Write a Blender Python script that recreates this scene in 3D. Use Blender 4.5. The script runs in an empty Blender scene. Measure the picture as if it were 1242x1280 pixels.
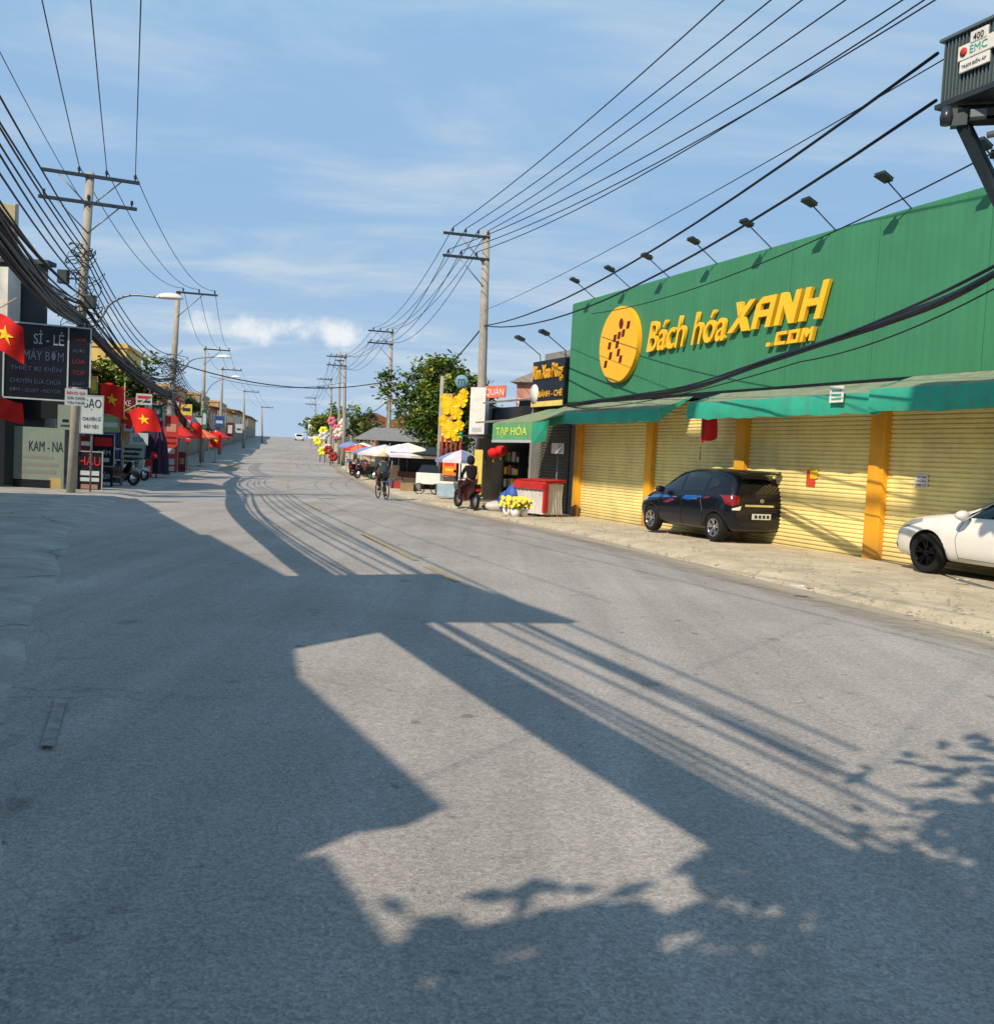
import bpy, bmesh, math, random
from math import radians as R, pi, sin, cos, tan, atan2, sqrt
from mathutils import Vector, Matrix
from mathutils.bvhtree import BVHTree
random.seed(7)
C = bpy.context.scene.collection
V = Vector
# ------------------------------------------------------------------ camera
F_PX, CX, CY, CAMZ = 1190.0, 621.0, 640.0, 1.6
PITCH, ROLL = -3.25, 2.9
cd = bpy.data.cameras.new('camera'); cam = bpy.data.objects.new('camera', cd); C.objects.link(cam)
cd.sensor_fit = 'HORIZONTAL'; cd.sensor_width = 36; cd.lens = 36*F_PX/1242; cd.clip_end = 6000; cd.clip_start = .05
Mc = Matrix.Rotation(R(90+PITCH), 3, 'X') @ Matrix.Rotation(R(ROLL), 3, 'Z')
cam.matrix_world = Matrix.Translation((0, 0, CAMZ)) @ Mc.to_4x4()
bpy.context.scene.camera = cam
def ray(px, py): return Mc @ V(((px-CX)/F_PX, -(py-CY)/F_PX, -1))
def P(px, py, Y):                       # measured pixel at a known depth -> world point
    d = ray(px, py); return V((0, 0, CAMZ)) + d*(Y/d.y)
def G(px, py, z=0.0):                   # measured pixel on the ground -> world point
    d = ray(px, py); return V((0, 0, CAMZ)) + d*((z-CAMZ)/d.z)
def onplane(px, py, o, th):             # vertical plane through o, local x at angle th -> (local x, z - o.z)
    o = V(o); n = V((-sin(th), cos(th), 0)); d = ray(px, py); c = V((0, 0, CAMZ))
    p = c + d*((o-c).dot(n)/d.dot(n)); q = p-o
    return q.x*cos(th)+q.y*sin(th), q.z
vs_ = bpy.context.scene.view_settings; vs_.view_transform = 'Standard'; vs_.look = 'None'; vs_.exposure = 0; vs_.gamma = 1
# ------------------------------------------------------------------ street shape
RE = [(-40, 20.5), (-10, 11.6), (10.2, 5.33), (23.1, 1.8), (40, -4.0), (72, -11.0), (126, -22.5), (260, -50.5), (420, -84)]
LE = [(-40, 18.0), (-10, 4.0), (2.6, -1.55), (6.2, -3.2), (13, -6.1), (20.4, -8.9), (28.8, -11.3), (50, -15.9), (80, -22.6), (126, -32.4), (260, -61), (420, -95)]
def interp(T, y):
    for (a, b), (c, d) in zip(T, T[1:]):
        if y <= c: return b+(d-b)*(y-a)/(c-a)
    return T[-1][1]+(T[-1][1]-T[-2][1])*(y-T[-1][0])/(T[-1][0]-T[-2][0])
def redge(y): return sum(interp(RE, y+k) for k in (-4, -2, 0, 2, 4))/5
def ledge(y): return sum(interp(LE, y+k) for k in (-4, -2, 0, 2, 4))/5
def zt(y):
    a = min(1, max(0, (y-12)/28)); dip = -.22*a*a*(3-2*a)
    if y < 62: return dip
    t = min(1, (y-62)/200); return dip+4.6*(t**1.5)*(1.5-.5*t)
# ------------------------------------------------------------------ materials
def lin(r, g, b):
    f = lambda c: (c/255/12.92) if c/255 <= .04045 else ((c/255+.055)/1.055)**2.4
    return (f(r), f(g), f(b))
MC = {}
def M(name, col, rough=.65, metal=0.0, var=.18, scale=3.0, bump=0.0, bscale=40.0, spec=.4, coat=0.0, trans=0.0, dirt=0.0, emit=0.0):
    if name in MC: return MC[name]
    m = bpy.data.materials.new(name); m.use_nodes = True; nt = m.node_tree; N = nt.nodes; L = nt.links
    b = N['Principled BSDF']
    b.inputs['Roughness'].default_value = rough; b.inputs['Metallic'].default_value = metal
    b.inputs['Specular IOR Level'].default_value = spec; b.inputs['Coat Weight'].default_value = coat
    b.inputs['Transmission Weight'].default_value = trans
    tc = N.new('ShaderNodeTexCoord'); no = N.new('ShaderNodeTexNoise')
    no.inputs['Scale'].default_value = scale; no.inputs['Detail'].default_value = 8; no.inputs['Roughness'].default_value = .65
    L.new(tc.outputs['Object'], no.inputs['Vector'])
    mr = N.new('ShaderNodeMapRange'); mr.inputs['From Min'].default_value = .3; mr.inputs['From Max'].default_value = .7
    mr.inputs['To Min'].default_value = 1-var; mr.inputs['To Max'].default_value = 1+var
    L.new(no.outputs['Fac'], mr.inputs['Value'])
    mx = N.new('ShaderNodeVectorMath'); mx.operation = 'SCALE'; mx.inputs[0].default_value = col
    L.new(mr.outputs['Result'], mx.inputs['Scale'])
    out = mx.outputs['Vector']
    if dirt:
        n2 = N.new('ShaderNodeTexNoise'); n2.inputs['Scale'].default_value = scale*.4; n2.inputs['Detail'].default_value = 10
        n2.inputs['Roughness'].default_value = .75; L.new(tc.outputs['Object'], n2.inputs['Vector'])
        m2 = N.new('ShaderNodeMapRange'); m2.inputs['From Min'].default_value = .5; m2.inputs['From Max'].default_value = .72
        m2.inputs['To Max'].default_value = dirt; L.new(n2.outputs['Fac'], m2.inputs['Value'])
        mm = N.new('ShaderNodeMix'); mm.data_type = 'RGBA'; L.new(m2.outputs['Result'], mm.inputs['Factor'])
        L.new(out, mm.inputs['A']); mm.inputs['B'].default_value = (.12, .095, .07, 1); out = mm.outputs['Result']
    L.new(out, b.inputs['Base Color'])
    if bump:
        nb = N.new('ShaderNodeTexNoise'); nb.inputs['Scale'].default_value = bscale; nb.inputs['Detail'].default_value = 4
        L.new(tc.outputs['Object'], nb.inputs['Vector'])
        bp = N.new('ShaderNodeBump'); bp.inputs['Strength'].default_value = bump; bp.inputs['Distance'].default_value = .02
        L.new(nb.outputs['Fac'], bp.inputs['Height']); L.new(bp.outputs['Normal'], b.inputs['Normal'])
    MC[name] = m; return m
def S(name, r, g, b, **k): return M(name, lin(r, g, b), **k)
concrete = S('concrete', 150, 146, 138, rough=.85, bump=.4, dirt=.4, scale=2)
polemat = S('pole_concrete', 158, 152, 142, rough=.85, bump=.3, dirt=.35, scale=4)
steel = S('galvanised_steel', 120, 126, 130, rough=.45, metal=.6)
darksteel = S('dark_steel', 52, 62, 68, rough=.5, metal=.4)
black = S('black_plastic', 16, 18, 22, rough=.5)
cablem = S('cable_rubber', 12, 18, 28, rough=.55)
insul = S('porcelain', 44, 50, 60, rough=.3)
white = S('white_paint', 222, 220, 214, rough=.6, dirt=.15)
offwhite = S('off_white_plaster', 200, 196, 186, rough=.85, dirt=.3, bump=.1)
cream = S('cream_plaster', 206, 190, 140, rough=.85, dirt=.3, bump=.1)
redm = S('red_cloth', 205, 22, 18, rough=.75)
yellowm = S('yellow_print', 235, 190, 30, rough=.6)
orange = S('orange_paint', 236, 168, 36, rough=.55, dirt=.2, var=.1)
green = S('fascia_green', 60, 130, 94, rough=.6, var=.1, scale=.8, dirt=.08)
teal = S('awning_teal', 44, 168, 142, rough=.7, var=.15, scale=2.5, bump=.25, bscale=4, dirt=.15)
awtop = S('awning_sunbleached', 128, 142, 118, rough=.85, var=.15, dirt=.3)
glassd = S('dark_glass', 10, 14, 18, rough=.06, spec=.8, var=.05)
tyre = S('tyre_rubber', 20, 20, 20, rough=.85)
rim = S('alloy_rim', 190, 192, 196, rough=.25, metal=.9, var=.05)
bark = S('bark', 92, 76, 58, rough=.9, bump=.6)
skin = S('skin', 150, 105, 80, rough=.6)
signdark = S('sign_black', 18, 22, 30, rough=.35, var=.25)
gold = S('gold_letters', 226, 168, 40, rough=.4)
def weather(m, amt=.25, base=None, col=(.1, .085, .07), sx=2.2):
    nt = m.node_tree; N = nt.nodes; L = nt.links; b = N['Principled BSDF']; src = b.inputs['Base Color'].links[0].from_socket
    tc = N.new('ShaderNodeTexCoord'); mp = N.new('ShaderNodeMapping'); mp.inputs['Scale'].default_value = (sx, sx, .16); L.new(tc.outputs['Object'], mp.inputs[0])
    n = N.new('ShaderNodeTexNoise'); n.inputs['Scale'].default_value = 1.6; n.inputs['Detail'].default_value = 7; n.inputs['Roughness'].default_value = .7; L.new(mp.outputs[0], n.inputs['Vector'])
    r = N.new('ShaderNodeMapRange'); r.inputs['From Min'].default_value = .46; r.inputs['From Max'].default_value = .75; r.inputs['To Max'].default_value = amt*2; L.new(n.outputs['Fac'], r.inputs['Value']); f = r.outputs[0]
    if base is not None:
        sp = N.new('ShaderNodeSeparateXYZ'); L.new(tc.outputs['Object'], sp.inputs[0]); n2 = N.new('ShaderNodeTexNoise'); n2.inputs['Scale'].default_value = 3; n2.inputs['Detail'].default_value = 8; L.new(tc.outputs['Object'], n2.inputs['Vector'])
        ad = N.new('ShaderNodeMath'); ad.operation = 'MULTIPLY_ADD'; L.new(n2.outputs['Fac'], ad.inputs[0]); ad.inputs[1].default_value = -.7; L.new(sp.outputs['Z'], ad.inputs[2])
        rb = N.new('ShaderNodeMapRange'); rb.inputs['From Min'].default_value = base; rb.inputs['From Max'].default_value = base-.6; rb.inputs['To Max'].default_value = .55; L.new(ad.outputs[0], rb.inputs['Value'])
        mx0 = N.new('ShaderNodeMath'); mx0.operation = 'MAXIMUM'; L.new(f, mx0.inputs[0]); L.new(rb.outputs[0], mx0.inputs[1]); f = mx0.outputs[0]
    mx = N.new('ShaderNodeMix'); mx.data_type = 'RGBA'; L.new(f, mx.inputs['Factor']); L.new(src, mx.inputs['A']); mx.inputs['B'].default_value = (*col, 1); L.new(mx.outputs['Result'], b.inputs['Base Color']); return m
# ------------------------------------------------------------------ mesh helpers
class MB:
    def __init__(s): s.v = []; s.f = []; s.m = []; s.sm = []
    def add(s, vs, fs, mi=0, smooth=False):
        o = len(s.v); s.v += [tuple(v) for v in vs]
        for f in fs: s.f.append(tuple(i+o for i in f)); s.m.append(mi); s.sm.append(smooth)
        return s
    def box(s, a, b, mi=0):
        x0, y0, z0 = a; x1, y1, z1 = b
        vs = [(x, y, z) for x in (x0, x1) for y in (y0, y1) for z in (z0, z1)]
        return s.add(vs, [(0, 1, 3, 2), (4, 6, 7, 5), (0, 4, 5, 1), (2, 3, 7, 6), (0, 2, 6, 4), (1, 5, 7, 3)], mi)
    def quad(s, a, b, c, d, mi=0): return s.add([a, b, c, d], [(0, 1, 2, 3)], mi)
    def slab(s, pts, t, mi=0):           # polygon (list of 3d) thickened along vector t
        n = len(pts); t = V(t); vs = [V(p) for p in pts]+[V(p)+t for p in pts]
        return s.add(vs, [tuple(range(n)), tuple(range(2*n-1, n-1, -1))]+[(i, (i+1) % n, (i+1) % n+n, i+n) for i in range(n)], mi)
    def tube(s, pts, r, seg=8, mi=0, cap=True):
        pts = [V(p) for p in pts]; rs = r if isinstance(r, (list, tuple)) else [r]*len(pts)
        vs = []; fs = []; up = V((0, 0, 1))
        d0 = (pts[1]-pts[0]).normalized(); a = d0.cross(up)
        if a.length < .05: a = d0.cross(V((1, 0, 0)))
        a.normalize()
        for i, p in enumerate(pts):
            d = (pts[min(i+1, len(pts)-1)]-pts[max(i-1, 0)]).normalized()
            a = (a-d*a.dot(d)).normalized(); b = d.cross(a)
            for k in range(seg):
                t = 2*pi*k/seg; vs.append(p+(a*cos(t)+b*sin(t))*rs[i])
        for i in range(len(pts)-1):
            for k in range(seg):
                k2 = (k+1) % seg; fs.append((i*seg+k, i*seg+k2, (i+1)*seg+k2, (i+1)*seg+k))
        if cap: fs.append(tuple(range(seg-1, -1, -1))); fs.append(tuple(range((len(pts)-1)*seg, len(pts)*seg)))
        return s.add(vs, fs, mi, seg > 4)
    def lathe(s, prof, seg=16, c=(0, 0, 0), axis='z', mi=0):
        vs = []; fs = []; n = len(prof)
        for k in range(seg):
            t = 2*pi*k/seg
            for r, h in prof:
                p = {'z': (r*cos(t), r*sin(t), h), 'y': (r*cos(t), h, r*sin(t)), 'x': (h, r*cos(t), r*sin(t))}[axis]
                vs.append((p[0]+c[0], p[1]+c[1], p[2]+c[2]))
        for k in range(seg):
            for i in range(n-1):
                a = k*n+i; b = ((k+1) % seg)*n+i; fs.append((a, b, b+1, a+1))
        return s.add(vs, fs, mi, True)
    def build(s, name, mats, parent=None, bevel=0.0):
        me = bpy.data.meshes.new(name); me.from_pydata(s.v, [], s.f)
        for m in (mats if isinstance(mats, (list, tuple)) else [mats]): me.materials.append(m)
        me.polygons.foreach_set('material_index', s.m); me.polygons.foreach_set('use_smooth', s.sm); me.update()
        o = bpy.data.objects.new(name, me); C.objects.link(o)
        if parent is not None: o.parent = parent
        if bevel:
            b = o.modifiers.new('bevel', 'BEVEL'); b.width = bevel; b.segments = 2; b.limit_method = 'ANGLE'
        return o
def tag(o, label=None, cat=None, group=None, kind=None):
    for k, v in (('label', label), ('category', cat), ('group', group), ('kind', kind)):
        if v: o[k] = v
    return o
def empty(name, loc, rz, label, cat, group=None):
    o = bpy.data.objects.new(name, None); C.objects.link(o); o.location = loc; o.rotation_euler = (0, 0, rz)
    o.empty_display_size = .2; return tag(o, label, cat, group)
def text(parent, name, s, x, z, size, mat, y=-.02, ext=.004, shear=0.0, sx=1.0, align='LEFT', bold=0.0, rot=0.0):
    cu = bpy.data.curves.new(name, 'FONT'); cu.body = s; cu.size = size; cu.extrude = ext; cu.shear = shear
    cu.align_x = align; cu.offset = bold; cu.materials.append(mat); cu.resolution_u = 3
    o = bpy.data.objects.new(name, cu); C.objects.link(o); o.parent = parent
    dg = bpy.context.evaluated_depsgraph_get(); me = bpy.data.meshes.new_from_object(o.evaluated_get(dg)); bpy.data.objects.remove(o)
    o = bpy.data.objects.new(name, me); C.objects.link(o); o.parent = parent
    o.location = (x, y, z); o.rotation_euler = (R(90), -rot, 0); o.scale = (sx, 1, 1)
    return o
def tfit(parent, s, x0, x1, z0, z1, mat, **k):     # text that fills a box
    o = text(parent, 'lettering', s, 0, 0, 1.0, mat, **k)
    xs = [v.co.x for v in o.data.vertices]; ys = [v.co.y for v in o.data.vertices]
    w = max(xs)-min(xs); h = max(ys)-min(ys)
    sx = (x1-x0)/w; sz = (z1-z0)/h; o.scale = (sx, sz, 1)
    o.location.x = x0-min(xs)*sx; o.location.z = z0-min(ys)*sz
    return o
def star(mb, c, r, ax, az, mi=0):
    pts = [V(c)+V(ax)*(r*(1 if k % 2 == 0 else .382)*sin(k*pi/5))+V(az)*(r*(1 if k % 2 == 0 else .382)*cos(k*pi/5)) for k in range(10)]
    mb.add([V(c)]+pts, [(0, 1+k, 1+(k+1) % 10) for k in range(10)], mi)
# ------------------------------------------------------------------ world, sun
LH = V((.564, .826)); ELT = .88
w = bpy.data.worlds.new('World'); bpy.context.scene.world = w; w.use_nodes = True
nt = w.node_tree; N = nt.nodes; L = nt.links; bg = N['Background']
sky = N.new('ShaderNodeTexSky'); sky.sky_type = 'NISHITA'; sky.sun_disc = False
el = math.atan(ELT/LH.length)
sky.sun_elevation = el; sky.sun_rotation = atan2(-LH.x, -LH.y)
sky.air_density = 1.0; sky.dust_density = 1.2; sky.ozone_density = 2.0
bg.inputs['Strength'].default_value = .138
tc = N.new('ShaderNodeTexCoord'); sep = N.new('ShaderNodeSeparateXYZ'); L.new(tc.outputs['Generated'], sep.inputs[0])
def math_n(op, a, b=None, clamp=False):
    n = N.new('ShaderNodeMath'); n.operation = op; n.use_clamp = clamp
    for i, v in enumerate((a, b)):
        if v is None: continue
        if isinstance(v, (int, float)): n.inputs[i].default_value = v
        else: L.new(v, n.inputs[i])
    return n.outputs[0]
# thin high cloud on a flat layer
zc = math_n('MAXIMUM', sep.outputs['Z'], .04)
cu_ = math_n('DIVIDE', sep.outputs['X'], math_n('ADD', zc, .12)); cv_ = math_n('DIVIDE', sep.outputs['Y'], math_n('ADD', zc, .12))
cmb = N.new('ShaderNodeCombineXYZ'); L.new(cu_, cmb.inputs[0]); L.new(cv_, cmb.inputs[1])
mp = N.new('ShaderNodeMapping'); mp.inputs['Scale'].default_value = (.9, 1.9, 1); mp.inputs['Rotation'].default_value = (0, 0, .5); mp.inputs['Location'].default_value = (3.1, 1.2, 0)
L.new(cmb.outputs[0], mp.inputs[0])
n1 = N.new('ShaderNodeTexNoise'); n1.inputs['Scale'].default_value = 1.1; n1.inputs['Detail'].default_value = 12; n1.inputs['Roughness'].default_value = .6; n1.inputs['Distortion'].default_value = .5
L.new(mp.outputs[0], n1.inputs['Vector'])
cr = N.new('ShaderNodeMapRange'); cr.interpolation_type = 'SMOOTHSTEP'; cr.inputs['From Min'].default_value = .4; cr.inputs['From Max'].default_value = .8; cr.inputs['To Max'].default_value = .9
L.new(n1.outputs['Fac'], cr.inputs['Value'])
# a bank of cumulus low in the sky ahead
def vec(px, py): d = ray(px, py).normalized(); return d
d0 = vec(376, 414)
n2 = N.new('ShaderNodeTexNoise'); n2.inputs['Scale'].default_value = 24; n2.inputs['Detail'].default_value = 8; n2.inputs['Roughness'].default_value = .6; L.new(tc.outputs['Generated'], n2.inputs['Vector'])
dx = math_n('DIVIDE', math_n('SUBTRACT', sep.outputs['X'], d0.x), .12)
dz = math_n('DIVIDE', math_n('SUBTRACT', sep.outputs['Z'], d0.z), .016)
yp = math_n('GREATER_THAN', sep.outputs['Y'], 0)
rr = math_n('ADD', math_n('MULTIPLY', dx, dx), math_n('MULTIPLY', dz, dz))
cf = math_n('ADD', math_n('SUBTRACT', 1.0, rr), math_n('MULTIPLY', math_n('SUBTRACT', n2.outputs['Fac'], .5), 6.0))
c2 = N.new('ShaderNodeMapRange'); c2.interpolation_type = 'SMOOTHSTEP'; c2.inputs['From Min'].default_value = 0; c2.inputs['From Max'].default_value = 2.0; c2.inputs['To Max'].default_value = 1.0
L.new(cf, c2.inputs['Value'])
cum = math_n('MULTIPLY', c2.outputs[0], yp)
fac = cr.outputs[0]
hz = N.new('ShaderNodeMapRange'); hz.interpolation_type = 'SMOOTHSTEP'; hz.inputs['From Min'].default_value = 0; hz.inputs['From Max'].default_value = .28; hz.inputs['To Min'].default_value = .42; hz.inputs['To Max'].default_value = 0
L.new(sep.outputs['Z'], hz.inputs['Value'])
fac2 = math_n('ADD', fac, hz.outputs[0], True)
mixc = N.new('ShaderNodeMix'); mixc.data_type = 'RGBA'; L.new(fac2, mixc.inputs['Factor']); mixc.inputs['B'].default_value = (4.3, 5.1, 5.75, 1)
mixk = N.new('ShaderNodeMix'); mixk.data_type = 'RGBA'; L.new(cum, mixk.inputs['Factor']); mixk.inputs['B'].default_value = (6.2, 6.5, 6.7, 1)
tint = N.new('ShaderNodeMix'); tint.data_type = 'RGBA'; tint.blend_type = 'MULTIPLY'; tint.inputs['Factor'].default_value = 1; tint.inputs['B'].default_value = (1.6, 2.4, 3.1, 1)
L.new(sky.outputs[0], tint.inputs['A']); mn = N.new('ShaderNodeVectorMath'); mn.operation = 'MINIMUM'; mn.inputs[1].default_value = (2.2, 3.62, 5.5)
L.new(tint.outputs['Result'], mn.inputs[0]); L.new(mn.outputs[0], mixc.inputs['A'])
L.new(mixc.outputs['Result'], mixk.inputs['A']); L.new(mixk.outputs['Result'], bg.inputs['Color'])
sd = bpy.data.lights.new('sun', 'SUN'); so = bpy.data.objects.new('sun', sd); C.objects.link(so)
sd.energy = 5.0; sd.angle = R(.4); sd.color = (1, .85, .66)
so.rotation_euler = V((LH.x, LH.y, -ELT)).to_track_quat('-Z', 'Y').to_euler()
# ------------------------------------------------------------------ ground, road, pavements
def asphalt():
    m = bpy.data.materials.new('asphalt'); m.use_nodes = True; N = m.node_tree.nodes; L = m.node_tree.links; b = N['Principled BSDF']
    tc = N.new('ShaderNodeTexCoord')
    def noise(sc, det=6, ro=.6, vec=None):
        n = N.new('ShaderNodeTexNoise'); n.inputs['Scale'].default_value = sc; n.inputs['Detail'].default_value = det; n.inputs['Roughness'].default_value = ro
        L.new(vec or tc.outputs['Object'], n.inputs['Vector']); return n.outputs['Fac']
    def rng(v, a, b_, c, d):
        n = N.new('ShaderNodeMapRange'); L.new(v, n.inputs['Value'])
        for k, x in zip(('From Min', 'From Max', 'To Min', 'To Max'), (a, b_, c, d)): n.inputs[k].default_value = x
        return n.outputs[0]
    def mul(a, b_):
        n = N.new('ShaderNodeMath'); n.operation = 'MULTIPLY'; L.new(a, n.inputs[0]); L.new(b_, n.inputs[1]); return n.outputs[0]
    mp = N.new('ShaderNodeMapping'); mp.inputs['Rotation'].default_value = (0, 0, R(-22)); mp.inputs['Scale'].default_value = (1.6, .06, 1)
    L.new(tc.outputs['Object'], mp.inputs[0])
    streak = rng(noise(1.3, 5, .6, mp.outputs[0]), .3, .7, .86, 1.12)
    patch = rng(noise(.35, 8, .65), .3, .7, .86, 1.14)
    vo = N.new('ShaderNodeTexVoronoi'); vo.inputs['Scale'].default_value = 85; L.new(tc.outputs['Object'], vo.inputs['Vector'])
    sepc = N.new('ShaderNodeSeparateColor'); L.new(vo.outputs['Color'], sepc.inputs[0])
    grain = rng(sepc.outputs[0], 0, 1, .8, 1.22)
    fine = rng(noise(30, 4, .8), .3, .7, .8, 1.2)
    spot = rng(noise(5.5, 3, .5), .69, .73, 1, .62)
    v2 = N.new('ShaderNodeTexVoronoi'); v2.feature = 'DISTANCE_TO_EDGE'; v2.inputs['Scale'].default_value = .23
    wn = N.new('ShaderNodeTexNoise'); wn.inputs['Scale'].default_value = .9; wn.inputs['Detail'].default_value = 8; L.new(tc.outputs['Object'], wn.inputs['Vector'])
    wa = N.new('ShaderNodeVectorMath'); wa.operation = 'MULTIPLY_ADD'; wa.inputs[1].default_value = (2.2, 2.2, 0); L.new(wn.outputs['Color'], wa.inputs[0]); L.new(tc.outputs['Object'], wa.inputs[2]); L.new(wa.outputs[0], v2.inputs['Vector'])
    crack = rng(v2.outputs['Distance'], 0, .003, .76, 1.0)
    big = rng(noise(.12, 3, .5), .35, .65, .88, 1.1)
    oil = rng(noise(2.1, 2, .4), .68, .76, 1, .72)
    f = mul(mul(mul(streak, patch), mul(grain, fine)), mul(mul(spot, crack), mul(big, oil)))
    sc = N.new('ShaderNodeVectorMath'); sc.operation = 'SCALE'; sc.inputs[0].default_value = (.322, .296, .274)
    L.new(f, sc.inputs['Scale']); L.new(sc.outputs[0], b.inputs['Base Color'])
    b.inputs['Roughness'].default_value = .88; b.inputs['Specular IOR Level'].default_value = .2
    bp = N.new('ShaderNodeBump'); bp.inputs['Strength'].default_value = .55; bp.inputs['Distance'].default_value = .006
    L.new(vo.outputs['Distance'], bp.inputs['Height']); L.new(bp.outputs[0], b.inputs['Normal'])
    return m
asph = asphalt()
def cracked(m, sc=.4, dark=.68, w=.01):
    nt = m.node_tree; N = nt.nodes; L = nt.links; b = N['Principled BSDF']; src = b.inputs['Base Color'].links[0].from_socket
    tc = N.new('ShaderNodeTexCoord'); n = N.new('ShaderNodeTexNoise'); n.inputs['Scale'].default_value = 1.1; n.inputs['Detail'].default_value = 6
    L.new(tc.outputs['Object'], n.inputs['Vector']); ad = N.new('ShaderNodeVectorMath'); ad.operation = 'MULTIPLY_ADD'; L.new(n.outputs['Color'], ad.inputs[0]); ad.inputs[1].default_value = (.9, .9, 0); L.new(tc.outputs['Object'], ad.inputs[2])
    v = N.new('ShaderNodeTexVoronoi'); v.feature = 'DISTANCE_TO_EDGE'; v.inputs['Scale'].default_value = sc; L.new(ad.outputs[0], v.inputs['Vector'])
    r = N.new('ShaderNodeMapRange'); r.inputs['From Max'].default_value = w; r.inputs['To Min'].default_value = dark; r.inputs['To Max'].default_value = 1; L.new(v.outputs['Distance'], r.inputs['Value'])
    n3 = N.new('ShaderNodeTexNoise'); n3.inputs['Scale'].default_value = 26; n3.inputs['Detail'].default_value = 6; n3.inputs['Roughness'].default_value = .8; L.new(tc.outputs['Object'], n3.inputs['Vector'])
    r3 = N.new('ShaderNodeMapRange'); r3.inputs['From Min'].default_value = .3; r3.inputs['From Max'].default_value = .7; r3.inputs['To Min'].default_value = .72; r3.inputs['To Max'].default_value = 1.25; L.new(n3.outputs['Fac'], r3.inputs['Value'])
    mu = N.new('ShaderNodeMath'); mu.operation = 'MULTIPLY'; L.new(r.outputs[0], mu.inputs[0]); L.new(r3.outputs[0], mu.inputs[1])
    s = N.new('ShaderNodeVectorMath'); s.operation = 'SCALE'; L.new(src, s.inputs[0]); L.new(mu.outputs[0], s.inputs['Scale']); L.new(s.outputs[0], b.inputs['Base Color']); return m
dust = cracked(S('dusty_concrete', 188, 175, 150, rough=.95, var=.25, scale=1.3, bump=.7, bscale=12, dirt=.35))
leftp = cracked(S('worn_pavement', 156, 152, 144, rough=.95, var=.25, scale=1.2, bump=.6, bscale=9, dirt=.4), .45, .45, .014)
def fringe():
    m = bpy.data.materials.new('sandy_fringe'); m.use_nodes = True; N = m.node_tree.nodes; L = m.node_tree.links; b = N['Principled BSDF']; b.inputs['Roughness'].default_value = .95
    tc = N.new('ShaderNodeTexCoord'); n = N.new('ShaderNodeTexNoise'); n.inputs['Scale'].default_value = 3.5; n.inputs['Detail'].default_value = 10; n.inputs['Roughness'].default_value = .75; L.new(tc.outputs['Object'], n.inputs['Vector'])
    at = N.new('ShaderNodeAttribute'); at.attribute_name = 'fade'
    ad = N.new('ShaderNodeMath'); ad.operation = 'ADD'; L.new(n.outputs['Fac'], ad.inputs[0]); L.new(at.outputs['Fac'], ad.inputs[1])
    r = N.new('ShaderNodeMapRange'); r.inputs['From Min'].default_value = .82; r.inputs['From Max'].default_value = 1.25; r.inputs['To Max'].default_value = .9; L.new(ad.outputs[0], r.inputs['Value']); L.new(r.outputs[0], b.inputs['Alpha'])
    b.inputs['Base Color'].default_value = (.4, .34, .26, 1); return m
soil = S('soil', 138, 126, 104, rough=.95, var=.2, bump=.4)
YS = [-40+2*k for k in range(19)]+[-2+.35*k for k in range(120)]+[40+2*k for k in range(20)]+[80+6*k for k in range(58)]
def strip(name, fl, fr, fz, mat, label, ny=6, fade=False):
    mb = MB(); vs = []; fs = []; n = ny+1
    for y in YS:
        a, b = fl(y), fr(y)
        for k in range(n): t = k/ny; vs.append((a+(b-a)*t, y, fz(y, t)))
    for i in range(len(YS)-1):
        for k in range(ny): q = i*n+k; fs.append((q, q+1, q+n+1, q+n))
    mb.add(vs, fs, 0, True); o = mb.build(name, mat); tag(o, label, None, None, 'structure')
    if fade:
        at = o.data.attributes.new('fade', 'FLOAT', 'POINT')
        for i in range(len(vs)): at.data[i].value = (i % n)/ny
    return o
mb = MB()
xs = [-2500, -600, -200, -80, -40, 0, 40, 80, 200, 600, 2500]; ys = [-200, -40, 0, 12, 26, 40, 60, 90, 120, 150, 180, 210, 240, 260, 400, 1000, 3500]
vs = [(x, y, zt(y)-.06) for y in ys for x in xs]; n = len(xs)
mb.add(vs, [(j*n+i, j*n+i+1, (j+1)*n+i+1, (j+1)*n+i) for j in range(len(ys)-1) for i in range(n-1)], 0, True)
tag(mb.build('ground', soil), 'dry pale ground beyond the street', kind='structure')
strip('road', ledge, redge, lambda y, t: zt(y)+.05*(1-(2*t-1)**2)-.02, asph, 'grey asphalt road running away from the camera', 10)
rj = lambda y: .06*sin(y*1.7)+.1*sin(y*.63+1)+.035*sin(y*4.1)
strip('pavement_right', lambda y: redge(y)-.35+rj(y), lambda y: redge(y)+14, lambda y, t: zt(y)+(-.04 if t == 0 else .07), dust, 'dusty broken pavement in front of the shops', 30)
strip('pavement_left', lambda y: ledge(y)-9, lambda y: ledge(y)+.3+.8*rj(y+9), lambda y, t: zt(y)+(-.05 if t == 1 else .04), leftp, 'worn shaded pavement on the left side', 16)
strip('road_edge', lambda y: redge(y)-1.6, lambda y: redge(y)-.2, lambda y, t: zt(y)-.02+.05*(1-(2*((1-.14*1.1)+.14*t*1.1)-1)**2)*0+.012+.03*(1-t), fringe(), 'sandy dust drifted on the right road edge', 8, True)
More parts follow.
